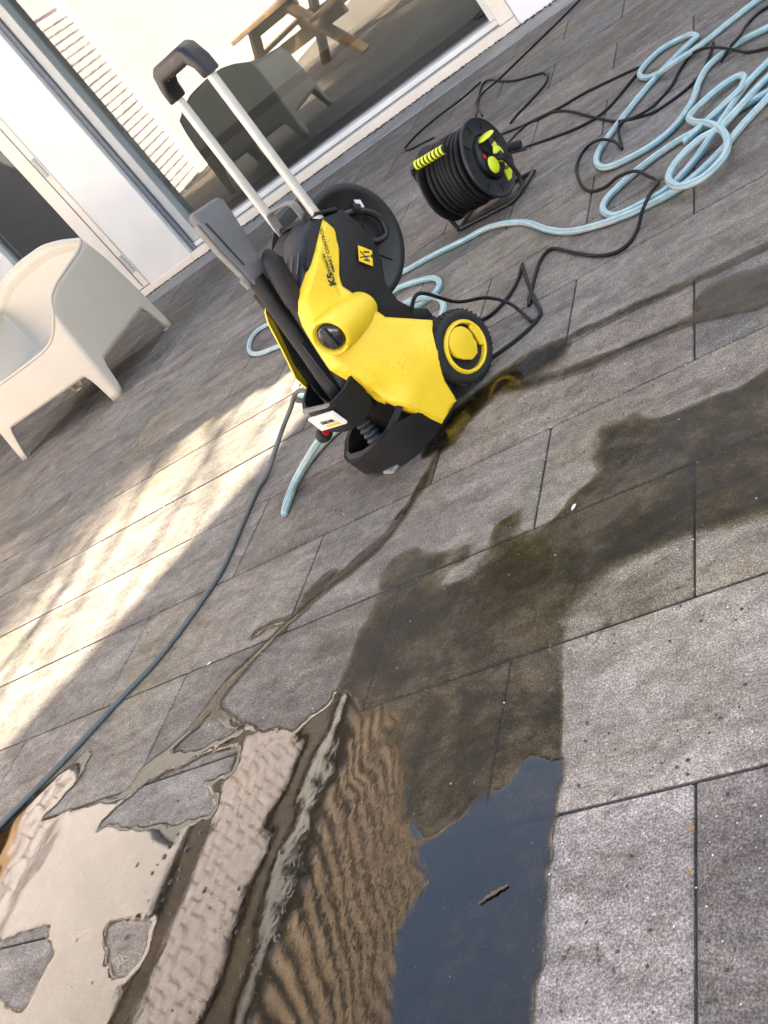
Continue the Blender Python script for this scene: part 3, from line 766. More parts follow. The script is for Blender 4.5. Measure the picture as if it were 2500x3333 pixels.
# hose reel at the back
rc = (-.006, 0, .408)
REEL = [(.0, -.118), (.045, -.118), (.05, -.112), (.108, -.112), (.118, -.106), (.131, -.104), (.138, -.108), (.139, -.114), (.134, -.119), (.12, -.12), (.11, -.122), (.0, -.122)]
rd = obj('reel_flange', lathe(REEL, 80, centre=rc), M['black_plastic'], washer, auto=40)
obj('reel_flange', lathe([(0, -.236), (.12, -.236), (.139, -.240), (.139, -.246), (.12, -.248), (0, -.248)], 64, centre=rc), M['black_plastic'], washer, auto=40)
V = [];
for k in range(9):
    b = -.232 + .0125 * k; tube('wound_hose', [Vector((rc[0] + .105 * math.cos(t), b, rc[2] + .105 * math.sin(t))) for t in np.linspace(0, 2 * PI, 40)[:-1]], .0062, M['pressure_hose'], washer, 8, raw=True, closed=True)
obj('reel_drum', lathe([(0, -.23), (.098, -.23), (.098, -.12), (0, -.12)], 40, centre=rc), M['black_plastic'], washer)
for k in range(5):
    t = math.radians(20 + 72 * k); p0 = Vector((rc[0] + .052 * math.cos(t), -.1115, rc[2] + .052 * math.sin(t))); p1 = Vector((rc[0] + .106 * math.cos(t), -.1115, rc[2] + .106 * math.sin(t)))
    obj('reel_spoke', beam(p0, p1, .003, .006, (0, 1, 0), .0), M['charcoal'], rd)
tube('elbow_hose', [(-.012, -.10, .478), (-.038, -.094, .470), (-.066, -.092, .452), (-.088, -.092, .425), (-.092, -.092, .398), (-.080, -.093, .376), (-.058, -.096, .378), (-.046, -.104, .388)], .0078, M['black_plastic'], washer, 12)
tube('hose_clip', [(-.048, -.091, .474), (-.062, -.089, .462)], .0105, M['rubber'], washer, 12)
obj('reel_tag', prism([(-.074, .481), (-.088, .470), (-.085, .452), (-.07, .462)], -.104, -.1015), M['sticker_white'], rd)
# spray gun and lances held in front
GUN = [(.246, .690), (.236, .697), (.170, .686), (.161, .676), (.166, .632), (.188, .500), (.203, .483), (.238, .505), (.240, .540), (.246, .600)]
gun = obj('spray_gun', prism(GUN, -.168, -.138, bevel=.007, seg=3), M['grey_plastic'], washer, auto=35)
obj('gun_trigger', prism([(.2465, .672), (.251, .674), (.252, .60), (.245, .535), (.240, .54), (.246, .60)], -.163, -.143, bevel=.003), M['mid_grey'], gun, auto=35)
obj('gun_seam', prism([(.231, .665), (.236, .666), (.230, .55), (.226, .55)], -.1375, -.1372), M['black_plastic'], gun)
obj('gun_lock', prism([(.238, .538), (.252, .528), (.250, .505), (.240, .508)], -.162, -.146, bevel=.003), M['mid_grey'], gun, auto=35)
for (a, z) in ((.212, .487), (.216, .434), (.232, .44)): obj('gun_screw', lathe([(0, -.1335), (.0035, -.1335), (.0035, -.139), (0, -.139)], 12, centre=(a, 0, z)), M['black_plastic'], gun)
V, F = tube_data(smooth_path([(.218, -.153, .512), (.227, -.152, .44), (.238, -.148, .34), (.252, -.142, .25), (.262, -.138, .165)], 6), .0205, 16)
pymesh('lance', V, F, M['black_soft'], gun, auto=50)
obj('lance_rib', beam((.2415, -.129, .345), (.255, -.121, .20), .004, .022, (1, 0, 0), .001), M['charcoal'], gun)
V, F = tube_data(smooth_path([(.178, -.106, .525), (.188, -.106, .515), (.205, -.106, .44), (.218, -.106, .36), (.232, -.108, .25), (.246, -.11, .15)], 6), [.010] + [.0235] * 13 + [.0205] * 17, 18)
pymesh('vario_lance', V, F, M['black_soft'], washer, auto=50)
obj('lance_cap', lathe([(0, .0), (.012, .0), (.012, -.01), (0, -.01)], 16, 'z', (.187, -.106, .531)), M['mid_grey'], washer)
# upper tray with the name plate
T_OUT = [(.236, -.052), (.286, -.046), (.322, -.060), (.336, -.085), (.338, -.150), (.330, -.178), (.300, -.215), (.245, -.240)]
def ring_wall(name, pts, z0, z1, th, mat, parent, tilt=0.0, floor=None, smooth=True):
    c = Vector((sum(p[0] for p in pts) / len(pts), sum(p[1] for p in pts) / len(pts))); V = []; F = []; n = len(pts)
    zt = z1 if callable(z1) else (lambda i, p: z1); zb = z0 if callable(z0) else (lambda i, p: z0)
    for i, p in enumerate(pts):
        q = Vector(p); d = (c - q).normalized() * th; inn = q + d; sh = (c - q).normalized() * tilt
        V += [(q.x + sh.x, q.y + sh.y, zb(i, p)), (q.x, q.y, zt(i, p)), (inn.x, inn.y, zt(i, p)), (inn.x + sh.x, inn.y + sh.y, zb(i, p))]
    for i in range(n - 1):
        a, b = i * 4, (i + 1) * 4
        F += [(a, b, b + 1, a + 1), (a + 1, b + 1, b + 2, a + 2), (a + 2, b + 2, b + 3, a + 3), (a + 3, b + 3, b, a)]
    F += [(0, 1, 2, 3), tuple((n - 1) * 4 + k for k in (3, 2, 1, 0))]
    if floor is not None: F.append(tuple(i * 4 + 3 for i in range(n)))
    bm = bmesh.new(); vv = [bm.verts.new(v) for v in V]
    for f in F: bm.faces.new([vv[i] for i in f])
    bmesh.ops.recalc_face_normals(bm, faces=bm.faces)
    return obj(name, bm, mat, parent, auto=28)
def t_top(i, p): return .230 + max(0, .30 - p[0]) * .18
tray = ring_wall('nozzle_tray', T_OUT, .146, t_top, .010, M['black_soft'], washer, .018, floor=1)
obj('tray_rim', prism([(-.170, .2215), (-.066, .2275), (-.066, .2325), (-.17, .2305)], .3285, .3395, axis='a', bevel=.001), M['mid_grey'], tray)
# plate: a gently leaning tile in front of the tray
pl0 = Vector((.3415, -.170, .2075)); pl1 = Vector((.3385, -.066, .2135)); dn = Vector((-.010, 0, -.045))
V = [pl0, pl1, pl1 + dn + Vector((-.003, -.005, .0)), pl0 + dn + Vector((-.002, -.008, -.001))]
nrm = (V[1] - V[0]).cross(V[3] - V[0]).normalized(); nrm = nrm if nrm.x > 0 else -nrm
V = [v + nrm * .0015 for v in V] + [v - nrm * .006 for v in V]
bm = bmesh.new(); vv = [bm.verts.new(v) for v in V]
for f in ((0, 1, 2, 3), (7, 6, 5, 4), (0, 4, 5, 1), (1, 5, 6, 2), (2, 6, 7, 3), (3, 7, 4, 0)): bm.faces.new([vv[i] for i in f])
bmesh.ops.recalc_face_normals(bm, faces=bm.faces); bmesh.ops.bevel(bm, geom=list(bm.edges), offset=.0012, segments=2, affect='EDGES')
plate = obj('name_plate', bm, M['sticker_white'], tray, auto=40)
xd = (V[1] - V[0]).normalized(); yd = -dn.normalized()
text_mesh('lettering', 'K\u00c4RCHER', .0125, M['ink'], plate, V[0] + xd * .030 + dn * .56 + nrm * .0006, xd, yd, .92, .0002)
o_ = V[0] + xd * .036 + dn * .68 + nrm * .0006
pymesh('yellow_bar', [o_, o_ + xd * .052, o_ + xd * .052 - yd * .006, o_ - yd * .006, o_ + nrm * .0004, o_ + xd * .052 + nrm * .0004, o_ + xd * .052 - yd * .006 + nrm * .0004, o_ - yd * .006 + nrm * .0004], [(4, 5, 6, 7), (0, 1, 5, 4), (3, 7, 6, 2)], M['sticker_yellow'], plate)
# foot with its open scoop
F_OUT = [(.12, -.012), (.19, -.014), (.255, -.024), (.290, -.05), (.312, -.085), (.330, -.125), (.332, -.18), (.318, -.208), (.28, -.222), (.20, -.228), (.12, -.228)]
def f_top(i, p): return [.03, .07, .098, .088, .078, .070, .064, .066, .085, .11, .11][i]
def f_bot(i, p): return [.004, .002, .001, .001, .004, .012, .012, .008, .004, .004, .004][i]
foot = ring_wall('foot', F_OUT, f_bot, f_top, .014, M['black_soft'], washer, .012, floor=1)
V = []; F = []
RIM = [(.205, -.030, .128), (.232, -.040, .112), (.268, -.058, .093), (.292, -.085, .083), (.310, -.125, .076), (.312, -.18, .070), (.300, -.204, .073)]
OUTR = [(.212, -.020, .112), (.256, -.026, .096), (.290, -.052, .084), (.313, -.087, .074), (.331, -.127, .066), (.333, -.18, .060), (.319, -.209, .062)]
for a, b in zip(RIM, OUTR): V += [a, b]
for i in range(len(RIM) - 1): F.append((2 * i, 2 * i + 1, 2 * i + 3, 2 * i + 2))
pymesh('foot_rim', V, F, M['charcoal'], foot, auto=30)
o2 = pymesh('foot_back', [(.10, -.02, .03), (.17, -.016, .04), (.21, -.022, .115), (.235, -.045, .15), (.235, -.1, .15), (.22, -.24, .15), (.10, -.24, .15), (.10, -.24, .02), (.19, -.24, .02), (.19, -.03, .02), (.1, -.03, .02)], [(0, 1, 2, 3, 4, 5, 6), (4, 5, 8, 9, 3), (0, 10, 9, 1)], M['black_soft'], washer)
obj('rubber_foot', box(.262, .316, -.115, -.075, .0, .010, .003), M['mid_grey'], foot, auto=40)
V, F = tube_data([Vector((.262, -.118, .165)).lerp(Vector((.285, -.098, .062)), i / 24) for i in range(25)], [.019 if (i % 3) else .0145 for i in range(25)], 14)
pymesh('rotary_nozzle', V, F, M['charcoal'], washer, auto=60)
# lettering and warning sticker
td = Vector((-.052, 0, .10)).normalized(); te = Vector((td.z, 0, -td.x))
def on_cover(a, z, lift=.0012): return Vector((a, yel_h(a, z) + lift, z))
def cover_text(txt, size, a, z, squash, bold):
    """print that follows the cover: every point is laid onto it"""
    o_ = text_mesh('lettering', txt, size, M['ink'], cover, (a, 0, z), td, te, squash, bold, 0.0)
    for v in o_.data.vertices: v.co.y = max(yel_h(v.co.x + dx, v.co.z) for dx in (-.012, -.006, 0, .006)) + .0010
    return o_
cover_text('K5', .024, .135, .396, 1.0, .0011)
cover_text('PREMIUM', .0105, .1255, .421, 1.0, .0002)
cover_text('SMART CONTROL', .0118, .112, .415, 1.0, .0003)
ds = [(.0235, .4165), (.0465, .3915), (.0265, .3605), (.0035, .3855)]
dpl = obj('warning_sticker', prism(ds, -.0582, -.0566), M['sticker_yellow'], washer)
k_ = [(.030, .395), (.0345, .402), (.016, .384), (.020, .392)]
for q in ([(.040, .394), (.018, .380), (.017, .383), (.039, .397)], [(.031, .405), (.027, .377), (.025, .378), (.028, .405)], [(.023, .400), (.011, .390), (.012, .386), (.025, .396)], [(.036, .384), (.026, .372), (.024, .374), (.033, .387)], [(.017, .377), (.014, .373), (.010, .380), (.013, .382)]):
    obj('pictogram', prism(q, -.0566, -.0562), M['ink'], dpl)

# ------------------------------------------------------------------ hoses and cords
WM = Matrix.Rotation(math.radians(-118), 4, 'Z'); WM.translation = Vector((-1.002, 2.057, 0))
def WL(a, b, z): return WM @ Vector((a, b, z))
def Z5(x, y): return (1700 + x / 2.07375, y / 2.07375)
def Z1(x, y): return (1450 + x / 3.318, y / 3.318)
def A3(x, y): return (600 + x / 1.508, 550 + y / 1.508)
def D(x, y): return (x * 1.50693, y * 1.50693)
def lay(pts, conv, r, lifts=None):
    out = []
    for i, p in enumerate(pts):
        z = r + (lifts or {}).get(i, 0.0) + (.0 if len(p) < 3 else p[2]); q = at(*conv(p[0], p[1]), z); out.append(q)
    return out
HR = .0092
hA = lay([(2150, 40), (1900, 330), (1750, 540), (1659, 660), (1500, 830), (1350, 1010), (1200, 1160), (1050, 1275), (820, 1400), (560, 1505), (330, 1562), (180, 1552), (0, 1500)], Z5, HR) + lay([(1060, 490), (1000, 520), (935, 552), (885, 580), (840, 605), (780, 650)], D, HR)
tag(hose('garden_hose', hA, HR), 'pale blue striped garden hose running past the cable reel to the washer', 'hose')
hB = lay([(2100, 60), (1900, 180), (1659, 420, .0), (1540, 540), (1450, 660), (1360, 800, .018), (1290, 900, .018), (1180, 1060), (1060, 1200), (960, 1290), (830, 1365), (680, 1440), (600, 1455), (548, 1420), (560, 1360), (640, 1270), (800, 1130), (1000, 985), (1180, 880), (1400, 770), (1659, 620, .0), (1900, 480), (2200, 300)], Z5, HR + .001)
tag(hose('garden_hose', hB, HR), 'pale blue striped garden hose doubled back in a long flat loop', 'hose')
hC = lay([(2000, 300), (1800, 400), (1620, 560), (1470, 720, .02), (1350, 850, .02), (1290, 890, .02), (1200, 940, .02), (1070, 1060, .02), (1000, 1160, .02), (995, 1225, .02), (1070, 1258, .02), (1200, 1212, .02), (1300, 1130, .02), (1370, 1040, .02), (1385, 950, .02), (1340, 870, .022), (1250, 832, .022), (1155, 822, .018), (1130, 785, .012), (1220, 690, .008), (1350, 580, .004), (1470, 510), (1500, 535), (1465, 610, .008), (1330, 740, .016), (1180, 880, .02), (1090, 960, .02)], Z5, HR + .001)
tag(hose('garden_hose', hC, HR), 'pale blue striped garden hose bent into a hooked loop on top of the tangle', 'hose')
hD = lay([(2000, 0), (1800, 100), (1659, 185), (1500, 265), (1350, 365), (1250, 455), (1190, 560), (1150, 680), (1050, 830), (900, 965), (700, 1080), (580, 1128), (520, 1120), (500, 1075), (535, 990), (640, 845), (800, 640), (980, 440), (1140, 285), (1178, 245), (1120, 240), (960, 320), (850, 415), (795, 490), (810, 522), (870, 518), (940, 485, .01), (1030, 420, .02), (1200, 310), (1400, 150), (1620, -20), (1900, -200)], Z5, HR + .001)
tag(hose('garden_hose', hD, HR), 'pale blue striped garden hose with a narrow far loop, farthest of the tangle', 'hose')
hE = lay([(900, 560), (985, 610), (1060, 580), (1130, 555), (1220, 536), (1252, 560), (1235, 605), (1170, 655), (1090, 690), (1040, 700), (1060, 680, .012), (1110, 648, .018), (1180, 628, .018), (1245, 632, .015), (1272, 668, .006), (1262, 720), (1230, 770), (1150, 830), (1000, 900), (850, 930), (700, 960)], A3, HR)
tag(hose('garden_hose', hE, HR), 'pale blue striped garden hose coiled behind the washer beside its wheel', 'hose')
hF = lay([(700, 760), (600, 840), (500, 858), (440, 880), (370, 906), (328, 902), (318, 868), (340, 815), (400, 770), (520, 720)], A3, HR)
tag(hose('garden_hose', hF, HR), 'pale blue striped garden hose loop left of the washer', 'hose')
ci = WL(.30, -.243, .128)
hG = [WL(.262, -.22, .17), ci + Vector((.006, .004, .012)), ci, at(*A3(652, 1345), .100), at(*A3(600, 1430), .055), at(*A3(545, 1530), .022), at(*A3(508, 1620), .011), at(*A3(495, 1672), HR), at(*A3(492, 1690), HR), at(*A3(500, 1665), HR), at(*A3(540, 1560), HR), at(*A3(590, 1465), HR), at(*A3(650, 1385), HR), at(*A3(720, 1310), HR), at(*A3(820, 1210), HR), at(*A3(800, 1100), HR), at(*A3(700, 1080), HR), at(*A3(640, 1095), HR), at(*A3(585, 1112), HR), at(*A3(550, 1095), HR), at(*A3(552, 1060), HR), at(*A3(600, 1010), HR), at(*A3(700, 950), HR)]
hg = tag(hose('garden_hose', hG, HR), 'pale blue striped garden hose hanging from the connector below the name plate', 'hose')
d_ = (hG[3] - ci).normalized()
V, F = tube_data([ci - d_ * .022, ci - d_ * .016, ci - d_ * .0, ci + d_ * .014, ci + d_ * .024], [.014, .0185, .0195, .017, .0125], 18)
con = pymesh('hose_connector', V, F, M['rubber'], hg, auto=50)
V, F = tube_data([ci - d_ * .028, ci - d_ * .021], [.0085, .0085], 18); pymesh('connector_ring', V, F, M['red'], con, auto=50)
ph = [WL(.13, -.30, .33), WL(.17, -.30, .24), WL(.20, -.295, .17), at(*A3(560, 1090), .12), at(*A3(520, 1180), .07), at(*A3(470, 1310), .03), at(*A3(410, 1490), .012)] + lay([(555, 1060), (520, 1140), (480, 1230), (420, 1320), (340, 1425), (250, 1520), (140, 1640), (0, 1782), (-120, 1900), (-300, 2060)], D, .0062)
tag(tube('high_pressure_hose', ph, .0066, M['pressure_hose'], None, 14, 10), 'dark grey high pressure hose curving from the washer across the slabs', 'hose')
CR = .0046
def cord(name, label, pts, conv=None, r=CR):
    P = lay(pts, conv, r) if conv else pts
    return tag(tube(name, P, r, M['cable'], None, 10, 8), label, 'cord')
cord('power_cord', 'black power cord arching from the back of the washer into a small loop', [WL(.02, -.07, .215), WL(-.03, -.06, .235)] + lay([(985, 652, .10), (1050, 643, .06), (1100, 655, .03), (1135, 682), (1152, 694), (1168, 676), (1158, 650), (1140, 612), (1130, 580), (1128, 572), (1118, 605), (1098, 640), (1060, 680), (1010, 706), (960, 740)], D, CR))
cord('extension_cord', 'thin black cord winding from the hose tangle down to the washer wheel', lay([(1290, 290, .0), (1255, 400), (1190, 520), (1080, 625), (900, 752), (750, 802, .02), (690, 815, .022), (650, 870, .01), (662, 960), (672, 1005), (620, 955, .012), (520, 945, .02), (430, 1000), (372, 1100), (372, 1185), (410, 1262), (470, 1290), (560, 1262), (650, 1192, .012), (760, 1155, .022), (850, 1190, .01), (912, 1228), (862, 1310, .02), (812, 1420, .022), (780, 1540), (720, 1640), (620, 1708), (480, 1724), (330, 1700), (200, 1678), (120, 1760), (70, 1920), (45, 2060)], Z5, CR) + lay([(1145, 640), (1165, 668), (1160, 690), (1120, 730), (1065, 770), (1020, 800)], D, CR))
cord('extension_cord', 'black cord looping twice between the cable reel and the tangle', lay([(1060, 350, .10), (1075, 335, .06)], D, CR) + lay([(0, 865), (120, 800), (210, 755), (320, 750), (450, 782), (600, 815), (700, 812, .02), (800, 770, .02), (900, 700), (1000, 590), (1060, 480), (1130, 380), (1200, 335, .018), (1290, 318, .02), (1400, 330, .02), (1510, 352), (1659, 322), (1900, 250)], Z5, CR))
cord('extension_cord', 'black cord folded back in a narrow pointed loop above the tangle', lay([(1105, 330, .12), (1135, 322, .04)], D, CR) + lay([(0, 1003), (200, 930), (400, 850), (560, 748), (700, 590), (795, 470), (785, 456), (600, 540), (420, 628), (260, 722), (120, 790), (0, 850), (-140, 905)], Z5, CR))
cord('extension_cord', 'black cord running from the reel up past the white wall corner', lay([(400, 1250, .10), (330, 1120, .03), (400, 1010), (570, 860), (820, 620), (1130, 320), (1430, 20), (1700, -250)], Z1, CR))
cord('extension_cord', 'black cord folded in a flat loop just behind the cable reel', lay([(330, 1250, .08), (360, 1080), (375, 980), (410, 900), (480, 862), (640, 878), (800, 858), (1000, 800), (1060, 790), (1105, 825), (1080, 900), (1000, 1000), (880, 1130), (780, 1230), (700, 1330)], Z1, CR))
cord('extension_cord', 'thin black cord dangling across the upper hoses at the frame edge', lay([(1900, -60), (1659, 45), (1530, 150), (1470, 240, .02), (1400, 322, .02), (1340, 420)], Z5, CR))
cord('extension_cord', 'black cord lying in a long arc left of the cable reel', lay([(870, 240), (700, 390), (500, 540), (330, 680), (215, 800), (188, 840), (230, 850), (330, 800), (450, 740)], lambda x, y: (1250 + x / 2.765, 180 + y / 2.765), CR))

# ------------------------------------------------------------------ cable reel
ax = math.radians(-14)
reel = thing('cable_reel', 'black cable reel with lime sockets standing by the hoses', 'cable reel', (-1.09, 3.16, 0), ax)
# local x runs along the drum axis, towards the socket side; the near flange is at x = 0
rz = .150; RF = .127
obj('flange', lathe([(.0, -.006), (.07, -.006), (.075, -.001), (.118, -.001), (.124, .003), (.128, .001), (.128, -.006), (.118, -.010), (.0, -.010)], 72, 'a', (0, 0, rz)), M['charcoal'], reel, auto=40)
obj('flange', lathe([(.0, -.185), (.12, -.185), (.127, -.189), (.127, -.194), (.0, -.194)], 64, 'a', (0, 0, rz)), M['black_plastic'], reel, auto=40)
for L_ in range(3):
    for k in range(10 - L_):
        x = -.020 - .0168 * (k + .5 * L_); r_ = .084 + .0138 * L_
        wb = random.uniform(-.003, .003)
        tube('cable_turn', [Vector((x + .004 * math.sin(t + k), (r_ + wb * math.sin(2 * t)) * math.cos(t), rz + (r_ + wb) * math.sin(t))) for t in np.linspace(0, 2 * PI, 36)[:-1]], .0084, M['cable'], reel, 8, raw=True, closed=True)
obj('drum', lathe([(0, -.18), (.086, -.18), (.086, -.01), (0, -.01)], 40, 'a', (0, 0, rz)), M['black_plastic'], reel)
face = obj('socket_face', lathe([(0, .012), (.062, .012), (.067, .008), (.069, -.004), (0, -.004)], 56, 'a', (0, 0, rz)), M['black_plastic'], reel, auto=40)
for k in range(9):
    t = 2 * PI * k / 9 + .2; obj('flange_slot', beam((.0, .088 * math.cos(t), rz + .088 * math.sin(t)), (.0, .112 * math.cos(t), rz + .112 * math.sin(t)), .003, .004, (1, 0, 0), 0), M['black_plastic'], face)
def socket(y, z, tilt=0.0, open_=False):
    s = obj('socket', lathe([(0, .012), (.024, .012), (.0265, .02), (.0265, .0), (0, .0)], 28, 'a', (0, y, rz + z)), M['black_plastic'], reel, auto=40)
    bm = lathe([(0, .006), (.019, .006), (.025, .003), (.027, -.001), (0, -.001)], 30, 'a', (0, 0, 0))
    R_ = Matrix.Rotation(tilt, 4, 'Y')
    for v in bm.verts:
        q = v.co.copy()
        if open_: q = Vector((q.z + .0225, q.y * 1.15, q.x)); v.co = q + Vector((.012, y, rz + z + .024))
        else: v.co = q + Vector((.022, y, rz + z))
    obj('socket_lid', bm, M['lime'], s, auto=40)
    return s
socket(-.034, -.018); socket(.022, -.012); socket(-.004, .036, open_=True)
obj('lid_tab', box(.012, .018, -.047, -.036, rz - .043, rz - .028, .002), M['lime'], face)
obj('overload_switch', box(.012, .018, -.046, -.034, rz + .012, rz + .026, .002), M['red'], face)
obj('lime_panel', box(.012, .015, .028, .055, rz + .006, rz + .020, .001), M['lime'], face)
st = obj('sticker', prism([(.050, rz - .034), (.072, rz - .055), (.070, rz - .085), (.036, rz - .102), (.016, rz - .099), (.030, rz - .06)], -.001, .0035, axis='a'), M['lime'], reel)
text_mesh('lettering', '40m', .020, M['ink'], st, (.0038, .030, rz - .072), (0, .93, -.1), (0, .1, .93), .8, .0004)
tube('frame', [(-.05, -.085, .262), (-.178, -.085, .262), (-.200, -.082, .252), (-.208, -.078, .22), (-.208, -.062, .06), (-.206, -.058, .016), (-.194, -.056, .0085), (-.02, -.056, .0085), (.012, -.05, .0085), (.030, -.02, .012), (.040, .01, .03), (.044, .01, .08), (.042, .0, rz - .02), (.040, 0, rz)], .0072, M['black_plastic'], reel, 12, 10)
tube('frame', [(-.206, -.058, .0085), (-.206, .10, .0085), (-.19, .115, .0085), (.01, .115, .0085), (.03, .10, .0085), (.03, -.02, .0095)], .007, M['black_plastic'], reel, 10, 8)
V, F = tube_data([Vector((-.178 + .126 * i / 40, -.085, .262)) for i in range(41)], .0125, 16)
gp_ = pymesh('hand_grip', V, F, M['black_soft'], reel, auto=50)
for k in range(8):
    x = -.170 + .0152 * k; V, F = tube_data([Vector((x - .0045, -.085, .262)), Vector((x - .003, -.085, .262)), Vector((x + .003, -.085, .262)), Vector((x + .0045, -.085, .262))], [.0128, .0148, .0148, .0128], 18); pymesh('grip_band', V, F, M['lime'], gp_, auto=50)
tube('hub', [(.0, 0, rz), (.045, 0, rz - .02)], .011, M['black_plastic'], reel, 14)
tube('plug', [(.02, .085, rz - .03), (.045, .09, rz - .035), (.06, .092, rz - .04)], .014, M['rubber'], reel, 14)

# ================================================================== armchair: a one-piece tub with four legs
# local x across (the photograph's right is +x), y from front (-) to back (+)
chair = thing('armchair', 'cream white moulded plastic armchair standing by the glass doors', 'armchair', (-3.865, 4.155, 0))
HW, HD, CRN = .405, .350, .020
def loop_pts(n, hw, hd, cr):
    """rounded rectangle from the front middle, counter-clockwise seen from above; returns points and arc length"""
    P = []; st = [((0, -hd), (hw - cr, -hd)), None, ((hw, -hd + cr), (hw, hd - cr)), None, ((hw - cr, hd), (0, hd))]
    for k in range(26): P.append(Vector((0, -hd)).lerp(Vector((hw - cr, -hd)), k / 26))
    for k in range(8): a = -PI / 2 + PI / 2 * k / 8; P.append(Vector((hw - cr + cr * math.cos(a), -hd + cr + cr * math.sin(a))))
    for k in range(34): P.append(Vector((hw, -hd + cr)).lerp(Vector((hw, hd - cr)), k / 34))
    for k in range(8): a = PI / 2 * k / 8; P.append(Vector((hw - cr + cr * math.cos(a), hd - cr + cr * math.sin(a))))
    for k in range(27): P.append(Vector((hw - cr, hd)).lerp(Vector((0, hd)), k / 26))
    S = [0.0]
    for k in range(1, len(P)): S.append(S[-1] + (P[k] - P[k - 1]).length)
    return P, S
half, arc = loop_pts(0, HW, HD, CRN)
tot = arc[-1]
xs_ = [0, .20, .29, .35, .40, .45, .52, .62, .80, .95, 1.03, 1.10, 1.18, 1.30, 1.50]; zs_ = [.365, .367, .384, .420, .470, .510, .538, .556, .572, .582, .595, .618, .665, .704, .714]
fine = np.linspace(0, tot, 600); hh = np.interp(fine, xs_, zs_); ker = np.hanning(61); ker /= ker.sum()
hh = np.convolve(np.r_[hh[60:0:-1], hh, hh[-2:-62:-1]], ker, 'same')[60:-60]
RIMZ = list(np.interp(arc, fine, hh))
LOOP = [(p.x, p.y, z) for p, z in zip(half, RIMZ)] + [(-p.x, p.y, z) for p, z in list(zip(half, RIMZ))[-2:0:-1]]
N = len(LOOP)
def bottom(x, y):
    d = (HW - abs(x)) + (HD - abs(y)); k = max(0.0, min(1.0, (d - .056) / .045)); k = math.sin(k * PI / 2) ** .6
    return .168 * k
V = []; F = []; ROWS = 14
for r in range(ROWS + 1):
    for (x, y, h) in LOOP:
        b = bottom(x, y); z = b + (h - b) * r / ROWS
        tap = 1.0 - .03 * (z / .7)
        q = Vector((x * tap, y * tap, z))
        q.y -= .05 * (z / .7) ** 2 * max(0.0, y / HD)
        if y > 0: q.x *= 1 - .10 * (max(0.0, z - .42) / .29) ** 2 * (y / HD) ** 2
        if y < 0: q.y += .15 * z * (-y / HD) ** 2
        V.append(q)
for r in range(ROWS):
    for i in range(N):
        j = (i + 1) % N; F.append((r * N + i, r * N + j, (r + 1) * N + j, (r + 1) * N + i))
shell = pymesh('shell', V, F, M['chair'], chair, auto=60)
sm = shell.modifiers.new('thick', 'SOLIDIFY'); sm.thickness = .014; sm.offset = -1
# inner bowl: from the rim down to the seat
top = V[ROWS * N:]
IN = []; IF = []; LV = 20
for r in range(LV + 1):
    k = r / LV
    for i in range(N):
        e = top[i]; t = math.atan2(e.y + .02, e.x)
        c_, s_ = math.cos(t), math.sin(t); rr = (abs(c_ / .255) ** 2.6 + abs(s_ / .235) ** 2.6) ** (-1 / 2.6)
        tgt = Vector((rr * c_, rr * s_ - .05, .338 - .02 * (s_ > 0) * s_))
        if k < .65:
            u = k / .65; hor = u ** 1.7; ver = math.sin(u * PI / 2)
            q = Vector((e.x + (tgt.x - e.x) * hor, e.y + (tgt.y - e.y) * hor, e.z + (tgt.z - e.z) * ver))
        else:
            u = (k - .65) / .35; q = tgt.lerp(Vector((0, -.05, .318)), u)
        IN.append(q)
for r in range(LV):
    for i in range(N):
        j = (i + 1) % N; IF.append((r * N + i, r * N + j, (r + 1) * N + j, (r + 1) * N + i))
seat_o = pymesh('seat', IN, IF, M['chair'], chair, smooth=True)
tube('rim', [q + Vector((-q.x * .012, -q.y * .012, .001)) for q in top], .0075, M['chair'], chair, 10, raw=True, closed=True)
for sx in (-1, 1):
    for sy in (-1, 1):
        obj('foot_pad', box(sx * .375 - .018, sx * .375 + .018, sy * .322 - .016, sy * .322 + .016, -.001, .008, .002), M['grey_frame'], chair)

# ================================================================== picnic table, seen in the glass
TA = Vector((-3.52, 2.38, 0)); TB = Vector((-4.92, 1.86, 0)); tdir = (TB - TA).normalized(); tper = Vector((tdir.y, -tdir.x, 0))
if tper.y > 0: tper = -tper
mid = (TA + TB) / 2; ang = math.atan2(tper.y, tper.x)
table = thing('picnic_table', 'brown wooden picnic table reflected in the glass door', 'picnic table', mid, ang)
for k in range(5):
    y = -.29 + .145 * k; obj('plank', box(-.22, 1.22, y - .067, y + .067, .715, .755, .006), M['wood'], table)
for x in (.0, 1.0):
    for s_ in (-1, 1): obj('leg', beam((x, s_ * .70, .0), (x, s_ * .24, .72), .05, .12, (1, 0, 0), .005), M['wood'], table)
    obj('cross_beam', beam((x + .055, -.74, .40), (x + .055, .74, .40), .045, .12), M['wood'], table)
    obj('top_batten', beam((x + .055, -.33, .67), (x + .055, .33, .67), .045, .085), M['wood'], table)
for s_ in (-1, 1):
    for k in range(2):
        y = s_ * (.60 + .15 * k); obj('bench_plank', box(-.22, 1.22, y - .068, y + .068, .462, .50, .006), M['wood'], table)
